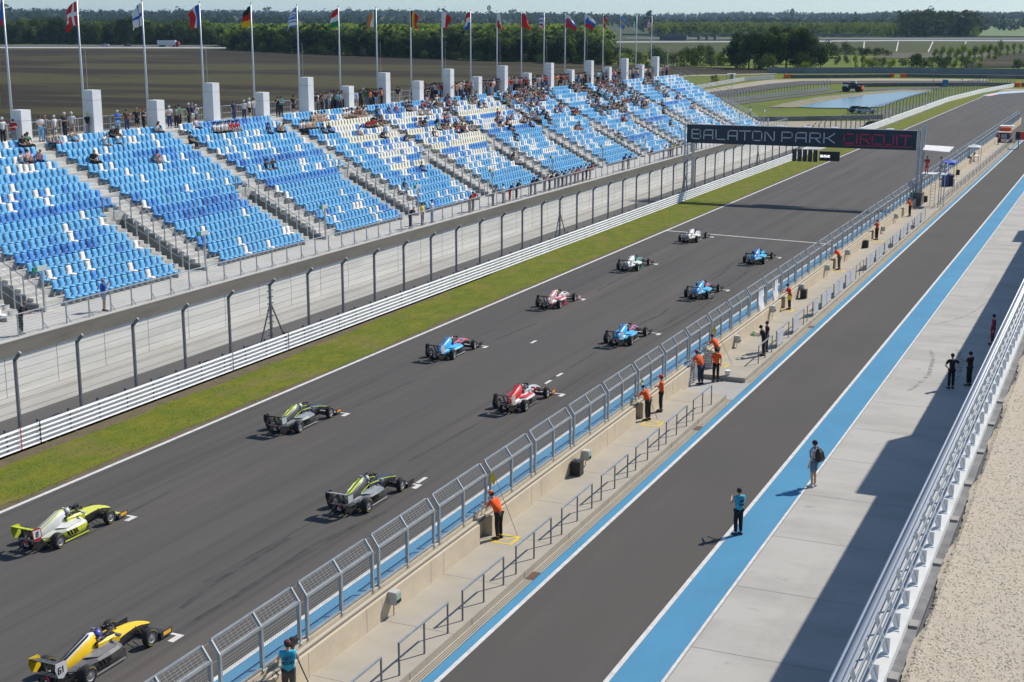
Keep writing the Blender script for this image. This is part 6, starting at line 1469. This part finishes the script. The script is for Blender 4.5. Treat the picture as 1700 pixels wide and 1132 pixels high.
def edge(u):                                             # foot of the wood behind the ploughed field
    return float(np.interp(u, [-60, 368, 385, 500, 700, 900, 1000, 1100, 1240], [73.5, 74.5, 83, 88, 96.5, 103, 106.5, 109, 113.5]))
def topv(u): return float(np.interp(u, [-60, 0, 100, 240, 330, 370, 450, 560, 700, 850, 950, 990, 1010], [31, 31, 30, 31, 38, 46, 50, 45, 52, 52, 55, 62, 74]))
u = -40
while u < 1000:
    e = edge(u); h = (e - topv(u)) * rp.uniform(.7, 1.0); k = rp.choice(['big', 'big2', 'oak', 'big', 'big2'])
    tree(k, u, e + rp.uniform(-1.2, .3), h, 'fronting the field wood'); u += h * rp.uniform(.36, .58)
for i in range(52):
    u = 380 + 625 * (i + rp.random()) / 52; tree(rp.choice(['shrub', 'shrub2', 'shrub', 'willow', 'shrub2']), u, edge(u) + rp.uniform(.2, 1.2), rp.uniform(7, 15), 'edging the wood')
# shrubs and trees right of the wood
for u, v, h, k in ((1008, 108, 30, 'oak'), (1022, 104, 26, 'shrub2'), (1034, 107, 22, 'bush'), (1046, 103, 22, 'shrub2'), (1058, 108, 20, 'willow'), (1066, 107, 18, 'shrub'), (1085, 106, 26, 'shrub2'), (1094, 103, 22, 'shrub2'), (1100, 109, 21, 'willow'), (1108, 108, 20, 'bush'), (1118, 109, 22, 'willow'),
                     (1136, 109, 26, 'shrub'), (1150, 108, 28, 'oak'), (1163, 109, 26, 'shrub'), (1177, 106, 24, 'oak'), (1192, 108, 22, 'bush'), (1181, 111, 20, 'willow'), (1197, 107, 20, 'shrub'), (1140, 100, 20, 'shrub2'), (1160, 96, 20, 'shrub2'), (1176, 92, 16, 'shrub2'), (1030, 112, 11, 'willow'), (1075, 112, 9, 'shrub')):
    tree(k, u, v, h, 'behind the stand end')
for u, v, h, k in ((1222, 113, 48, 'big'), (1243, 114, 54, 'big2'), (1262, 114, 60, 'big'), (1283, 114, 66, 'big2'), (1305, 114, 70, 'big2'), (1326, 114, 64, 'big'), (1346, 114, 54, 'big'), (1362, 114, 42, 'big2'), (1230, 108, 52, 'big'), (1295, 106, 60, 'big'), (1318, 106, 58, 'big'), (1275, 116, 24, 'shrub'), (1335, 116, 26, 'shrub2'), (1336, 117, 17, 'bush')):
    tree(k, u, v, h, 'behind the perimeter fence')
for u, v, h, k in ((1373, 97, 26, 'shrub2'), (1388, 92, 16, 'shrub2'), (1403, 90, 18, 'shrub2'), (1414, 91, 13, 'shrub'), (1430, 92, 13, 'shrub2'), (1440, 92, 12, 'shrub2'), (1452, 92, 12, 'shrub2'), (1463, 92, 12, 'shrub'), (1474, 93, 10, 'shrub2'), (1390, 107, 15, 'willow'), (1405, 105, 14, 'willow'), (1420, 112, 20, 'slim'),
                     (1432, 113, 22, 'slim'), (1441, 112, 18, 'bush'), (1455, 112, 16, 'shrub'), (1466, 111, 16, 'willow'), (1480, 112, 18, 'bush'), (1497, 110, 13, 'willow'), (1513, 113, 20, 'shrub2'), (1527, 113, 19, 'shrub2'), (1521, 107, 19, 'oak'), (1544, 113, 17, 'shrub'), (1560, 113, 19, 'shrub2'), (1572, 112, 18, 'shrub2'), (1552, 101, 20, 'slim'), (1563, 103, 26, 'slim'), (1577, 104, 26, 'slim'),
                     (1588, 106, 26, 'slim'), (1597, 103, 30, 'slim'), (1608, 106, 24, 'slim'), (1604, 114, 20, 'shrub2'), (1618, 103, 26, 'slim'), (1630, 102, 28, 'slim'), (1642, 98, 24, 'slim'), (1652, 99, 22, 'slim'), (1660, 94, 26, 'slim'), (1672, 92, 18, 'slim'), (1683, 90, 18, 'slim'), (1694, 89, 16, 'slim'), (1691, 115, 16, 'shrub2'), (1583, 113, 12, 'bush'), (1628, 112, 10, 'bush')):
    tree(k, u, v, h, 'behind the corner')
tree('shrub', 1186, 137, 13, 'beside the white barrier')
# woods reading as one mass
def wood(name, label, n, pick, lv, leaf, seed, quads=60):
    b = MB(); r_ = random.Random(seed); protos = {}
    for k in range(4):
        for mi, l_ in enumerate(lv): protos[(k, l_)] = np.array(crown_mb(seed + k, 1.0, .95, quads, leaf, .02).v)
    vs = []; mi_ = []
    for i in range(n):
        p, H, li = pick(r_); q = protos[(r_.randrange(4), lv[li])]; a = r_.uniform(0, 6.28); w = H * r_.uniform(.8, 1.35)
        x = (q[:, 0] * math.cos(a) - q[:, 1] * math.sin(a)) * w + p.x; y = (q[:, 0] * math.sin(a) + q[:, 1] * math.cos(a)) * w + p.y
        vs.append(np.stack([x, y, q[:, 2] * H + p.z - .3], 1)); mi_.append(np.full(len(q) // 4, li))
    V = np.concatenate(vs); nf = len(V) // 4
    me = bpy.data.meshes.new(name); me.vertices.add(len(V)); me.vertices.foreach_set('co', V.ravel()); me.loops.add(nf * 4); me.loops.foreach_set('vertex_index', np.arange(nf * 4))
    me.polygons.add(nf); me.polygons.foreach_set('loop_start', np.arange(0, nf * 4, 4)); me.polygons.foreach_set('loop_total', np.full(nf, 4))
    for l_ in lv: me.materials.append(LV[l_])
    me.polygons.foreach_set('material_index', np.concatenate(mi_).astype(np.int32)); me.update(calc_edges=True); me.validate()
    tag(link(name, me), label, kind='stuff')
def pick_near(r_):
    u = r_.uniform(-80, 1010); e = edge(u); f = r_.random(); q = GT(u, e); d = q.length + 10 + (f ** 1.4) * 700; dd = q.normalized(); a = math.atan2(q.x, q.y)
    p = Vector((d * math.sin(a), d * math.cos(a), 0)); p.z = T(p.x, p.y); H = min(19, (e - topv(u) + 3) * q.length / FPX) * r_.uniform(.62, .98) + f * 3
    if f > .25: H = min(H, 15)
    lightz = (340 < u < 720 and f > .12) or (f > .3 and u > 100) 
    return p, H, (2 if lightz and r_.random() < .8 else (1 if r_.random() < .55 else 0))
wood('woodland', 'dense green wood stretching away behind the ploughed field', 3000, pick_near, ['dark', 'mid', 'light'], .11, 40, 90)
def pick_row(r_):
    u = r_.uniform(1085, 1620); v = r_.uniform(60.5, 62); p = GT(u, v); f = r_.random(); d = p.length * (1 + f * .35); a = math.atan2(p.x, p.y); p = Vector((d * math.sin(a), d * math.cos(a), 0)); p.z = T(p.x, p.y)
    if 1498 < u < 1612: return p, r_.uniform(17, 30), 0
    return p, r_.uniform(11, 17), 2 if r_.random() < .75 else 1
wood('motorway_woodland', 'light green belt of trees beyond the distant motorway', 1300, pick_row, ['dark', 'mid', 'light'], .12, 50, 80)
def pick_far(r_):
    a = r_.uniform(R(-46), R(6)); d = 2300 + 5200 * r_.random() ** .9; n_ = math.sin(a * 14 + d * .0016) + math.sin(a * 37 + d * .004) * .7
    if n_ < -.55 and r_.random() < .85: return pick_far(r_)
    p = Vector((d * math.sin(a), d * math.cos(a), 0)); p.z = T(p.x, p.y); return p, r_.uniform(12, 22) * (1.9 if r_.random() < .006 else 1), 0
wood('hill_woodland', 'hazy blue green woods covering the distant hills', 6500, pick_far, ['far'], .16, 60, 40)

# ---------------------------------------------------------------- far things
p = GT(278, 77.5); t = empty('lorry', (p.x, p.y, p.z), math.atan2(*(GT(300, 77.6) - GT(260, 77.4)).yx)); tag(t, 'white box lorry with red cab driving on the distant motorway', 'lorry')
s_ = 39 * p.length / FPX / 16.5; t.scale = (s_,) * 3
MB().box(-6.6, 6.0, -1.3, 1.3, 1.2, 4.2).build('trailer', mat('lorry white', (.7, .7, .7), .5), t); b = MB(); b.prism([(6.4, .8), (8.6, .8), (8.6, 2.2), (8.2, 3.3), (6.4, 3.4)], -1.25, 1.25); b.build('cab', mat('lorry red', (.35, .03, .03), .5), t)
for x in (-5, -3.8, -2.6, 6.9, 4.6):
    for y in (-1.1, 1.1): MB().tube((x, y - .15, .5), (x, y + .15, .5), .5, 10).build('wheel', M['rubber'], t)
def car(p, rz, body, lab, sc_=1.0):
    t = empty('parked_car', p, rz); t.scale = (sc_,) * 3; tag(t, lab, 'car')
    b = MB(); b.loft([[(x, y, z) for y, z in ((-.8, .3), (.8, .3), (.86, .6), (.82, h), (-.82, h), (-.86, .6))] for x, h in ((-2.1, .75), (-1.9, .9), (-1.0, .95), (.9, .92), (1.9, .75), (2.1, .55))]); b.build('body', mat('car ' + str(body), body, .3, spec=.7), t)
    b = MB(); b.loft([[(x, y, z) for y, z in ((-.74, .9), (.74, .9), (.74 - k, h), (-.74 + k, h))] for x, h, k in ((-1.8, .92, .02), (-1.2, 1.38, .12), (.2, 1.42, .12), (1.1, .94, .02))]); b.build('window', M['black'], t)
    b = MB(); b.box(-1.15, .25, -.6, .6, 1.385, 1.43); b.build('roof', mat('car ' + str(body), body), t)
    for x in (-1.3, 1.3):
        for y in (-.78, .78): MB().tube((x, y - .1, .32), (x, y + .1, .32), .32, 12).build('wheel', M['rubber'], t)
    return t
car(GT(1424, 187), R(25), (.05, .07, .1), 'dark car parked nose to the pond meadow', 1.05); car(GT(1437, 188), R(20), (.4, .5, .53), 'pale silver blue car parked by the pond', 1.05)
car(GT(175, 76.3), math.atan2(*(GT(300, 77.6) - GT(260, 77.4)).yx), (.6, .6, .6), 'small white car on the distant motorway', 1.3); car(GT(212, 76.8), math.atan2(*(GT(300, 77.6) - GT(260, 77.4)).yx), (.03, .05, .06), 'small dark car on the distant motorway', 1.3)
p = GT(1415, 152); t = empty('telehandler', p, R(-8)); t.scale = (1.25,) * 3; tag(t, 'black and white telehandler parked on the infield road', 'telehandler')
b = MB(); b.prism([(-2.3, .7), (2.3, .7), (2.4, 1.2), (1.2, 1.5), (-2.2, 1.5)], -.7, .7); b.build('chassis', M['black'], t); b = MB(); b.prism([(-.6, 1.3), (.9, 1.3), (.6, 2.5), (-.5, 2.5)], -.1, .85); b.build('cab', mat('cab grey', (.3, .32, .34), .4), t)
MB().bar((-2.2, -.4, 2.0), (2.6, -.4, 1.6), .35, .35).build('boom', M['black'], t); MB().box(-2.0, -.8, -1.0, -.7, 1.0, 1.7).build('side_panel', M['white'], t); MB().box(2.3, 2.5, -.9, .9, .6, 1.4).build('carriage', orange, t)
for x in (-1.5, 1.6):
    for y in (-.95, .95): MB().tube((x, y - .25, .65), (x, y + .25, .65), .65, 16).build('wheel', M['rubber'], t)
p = GT(1569, 143.5); t = empty('portable_toilet', p, .1); tag(t, 'blue portable toilet standing beside the infield road', 'toilet')
q = 8 * p.length / FPX; MB().box(-q / 2, q / 2, -q / 2, q / 2, 0, 10 * p.length / FPX).build('cabin', mat('toilet blue', (.01, .12, .32), .5), t); MB().box(-q / 2, q / 2, -q / 2, q / 2, 10 * p.length / FPX + .02, 11.4 * p.length / FPX).build('roof', M['white'], t); MB().box(-q * .35, q * .35, -q / 2 - .03, -q / 2 - .01, .1, 9 * p.length / FPX).build('door', mat('door blue', (.02, .16, .38), .5), t)
# barriers round the corner
def wall_px(name, lab, cat, pts, hpx, th, m, base=0.0, n=1, kids=None):
    t = empty(name, GT(*pts[0])); tag(t, lab, cat); P = []
    for (u0, v0), (u1, v1) in zip(pts[:-1], pts[1:]):
        for i in range(n): P.append(GT(u0 + (u1 - u0) * i / n, v0 + (v1 - v0) * i / n))
    P.append(GT(*pts[-1])); b = MB()
    for a, c in zip(P[:-1], P[1:]):
        h = hpx * a.length / FPX; b.bar((a.x, a.y, a.z + h / 2 + base), (c.x, c.y, c.z + h / 2 + base), th, h)
    SB(b, 'panel' if kids else 'wall', m, t); return t, P
greyp = mat('perimeter panel', (.2, .23, .27), .6, var=.08, scale=.2)
t, P = wall_px('perimeter_fence', 'long grey perimeter fence of tall panels behind the far corner', 'fence', [(1273, 121.5), (1340, 122), (1460, 121.5), (1600, 123), (1780, 126)], 9.5, .12, greyp, n=10, kids=1)
b = MB()
for a, c in zip(P[:-1], P[1:]):
    h = 9.8 * a.length / FPX
    for i in range(3): q = a.lerp(c, i / 3); b.bar((q.x, q.y - .12, q.z), (q.x, q.y - .12, q.z + h), .14, .1)
SB(b, 'fence_posts', mat('post blue grey', (.14, .17, .2), .6), t)['kind'] = 'stuff'
tyw = mat('tyre wall', (.12, .13, .13), .8, var=.3, scale=1.2)
wall_px('tyre_barrier', 'dark tyre barrier between orange blocks at the far corner, left part', 'barrier', [(1311, 129.3), (1400, 129), (1478, 128.3)], 5, 1.4, tyw, n=4)
wall_px('tyre_barrier', 'dark tyre barrier at the far corner, right part', 'barrier', [(1504, 128), (1620, 129.5), (1780, 132)], 5, 1.4, tyw, n=4)
for (a, c, l) in (((1302, 129.5), (1311, 129.4), 'orange barrier block at the left end of the far tyre wall'), ((1479, 128.5), (1482.5, 128.4), 'narrow orange barrier block in the middle of the far tyre wall'), ((1495.5, 128.3), (1503.5, 128.2), 'orange barrier block right of the gap in the far tyre wall'), ((1684, 143.5), (1694, 143.8), 'orange barrier block at the end of the white wall')):
    wall_px('barrier_block', l, 'barrier', [a, c], 6, 1.5, orange)
wall_px('tyre_barrier', 'long dark low barrier beside the infield road', 'barrier', [(1400, 144.2), (1500, 143.2), (1640, 142.8), (1780, 144)], 5.5, .8, tyw, n=4)
wall_px('barrier_wall', 'pale concrete barrier wall curving beside the gravel verge', 'barrier wall', [(1120, 154), (1180, 143.5), (1235, 134), (1285, 131)], 6, .5, mat('barrier pale', (.4, .4, .4), .8, var=.12, scale=.4), n=5)
wall_px('barrier_wall', 'low grey concrete wall below the pond meadow', 'barrier wall', [(1150, 201), (1300, 200.5), (1400, 199), (1465, 197.5)], 7, .5, mat('old concrete wall', (.25, .24, .23), .9, var=.2, scale=.5), n=3)
# infield catch fence with bent posts
t = empty('catch_fence', GT(1180, 175)); tag(t, 'curving infield catch fence of dark bent posts before the far track', 'fence'); b2 = MB(); prev = None
pt = [(1150, 178), (1180, 174.5), (1243, 166), (1307, 158.5), (1340, 155), (1378, 149.5)]
for i in range(47):
    u = 1150 + (1378 - 1150) * (i / 46) ** .95; v = float(np.interp(u, [a for a, _ in pt], [c for _, c in pt])); p = GT(u, v); h = float(np.interp(u, [1150, 1378], [22, 17])) * p.length / FPX
    b = MB(); b.bar((p.x, p.y, p.z), (p.x, p.y, p.z + h * .85), .16, .14); b.bar((p.x, p.y, p.z + h * .84), (p.x - h * .16, p.y, p.z + h), .14, .12); SB(b, 'post', M['darksteel'], t)
    if prev is not None:
        for f in (.3, .55, .8): b2.bar((prev.x, prev.y, prev.z + h * f), (p.x, p.y, p.z + h * f), .04, .04)
        b2.bar((prev.x, prev.y, prev.z + .6), (p.x, p.y, p.z + .6), .1, 1.1)
    prev = p
SB(b2, 'cable', mat('fence cable grey', (.22, .23, .22), .6), t)
# bridge
pa, pc_ = GT(1096, 66.5), GT(1200, 66.5); t = empty('road_bridge', pa); tag(t, 'long low concrete road bridge on piers carrying the distant motorway', 'bridge')
sc_ = pa.length / FPX; zb = pa.z; b = MB(); b.bar((pa.x - 60, pa.y + 60, zb + 8.2 * sc_), (pc_.x + 120, pc_.y + 120, zb + 8.2 * sc_), 8, 2.6 * sc_); SB(b, 'deck', mat('bridge deck', (.13, .14, .17), .8), t)
for f in (.18, .3, .42, .62, .75, .88): q = pa.lerp(pc_, f); SB(MB().box(q.x - 1.2, q.x + 1.2, q.y - 2, q.y + 2, zb - 1, zb + 7 * sc_), 'pier', mat('bridge pier', (.12, .13, .14), .8), t)
b = MB(); b.bar((pa.x, pa.y, zb + 3.5 * sc_), (pa.x + 26, pa.y + 3, zb + 3.5 * sc_), 6, 7 * sc_); SB(b, 'abutment', mat('bridge pier', (0, 0, 0)), t)
# small service gear beside the corner

p = GT(1638 - 0, 137); 
for (u, v, hp, lab) in ((1549, 150, 32, 'thin grey lamp mast standing beyond the pond'), (1597, 141, 9, 'short grey mast beside the infield barrier'), (1411, 114, 24, 'thin pole behind the perimeter fence'), (715, 150, 16, 'thin mast with cross arm behind the back railing')):
    p = GT(u, v) if u != 715 else GX(715, 160, -78); h = hp * (p - Vector((0, 0, HC))).length / FPX; t = empty('mast', p); tag(t, lab, 'mast'); MB().bar((0, 0, 0), (0, 0, h), .12, .12).build('pole', M['darksteel'], t); MB().bar((-.5, 0, h), (.5, 0, h), .15, .15).build('arm', M['steel'], t)
for (u, v, txt, lab) in ((1478, 199, '150', 'nearest white distance board, reading 150, on the barrier wall'), (1536.5, 176, '100', 'middle white distance board, reading 100, on the barrier wall'), (1581, 162, '50', 'farthest white distance board, reading 50, on the barrier wall')):
    p = GX(u, v, -43.9); t = empty('distance_board', (-43.9, p.y, 1.1)); tag(t, lab, 'board'); h = 14 * p.length / FPX
    MB().box(-.02, .02, -.35, .35, 0, h * .85).build('panel', M['white'], t); b = MB(); k = len(txt)
    for i, ch in enumerate(txt): strokes(b, ch, -.2, h * .85 * (1 - (i + 1) / k) + .1, h * .85 / k * .7, .4, .5, .09, 0)
    t['label'] = lab
    o = b.build('digits', mat('digit blue', (.05, .06, .3), .6), t); o.rotation_euler = (0, 0, R(90)); o.location = (.035, 0, 0)
# marshal shelter behind the barrier
p = GT(1213, 133); t = empty('shelter', p); tag(t, 'small white roofed marshal shelter behind the pale barrier', 'shelter'); q = p.length / FPX
MB().box(-5.5 * q, 6 * q, -1.5, 1.5, 9.5 * q, 10.6 * q).build('roof', M['white'], t); MB().box(1 * q, 6 * q, -1.3, 1.3, 0, 9.4 * q).build('cabin', mat('shelter grey', (.3, .31, .32), .7), t)
for x in (-5, 0): MB().bar((x * q, -1.2, 0), (x * q, -1.2, 9.4 * q), .12, .12).build('leg', M['darksteel'], t)
# haze
hz = MB().box(-9500, 6000, -200, 9800, -8, 190).build('haze', None)
hm = bpy.data.materials.new('haze'); hm.use_nodes = True; n = hm.node_tree.nodes; n.remove(n['Principled BSDF']); pv_ = n.new('ShaderNodeVolumePrincipled')
pv_.inputs['Color'].default_value = (.5, .76, 1, 1); pv_.inputs['Density'].default_value = .000045; pv_.inputs['Anisotropy'].default_value = .2
hm.node_tree.links.new(pv_.outputs[0], n['Material Output'].inputs['Volume']); hz.data.materials.clear(); hz.data.materials.append(hm); hz['kind'] = 'stuff'; hz['label'] = 'thin pale blue haze over the whole landscape'
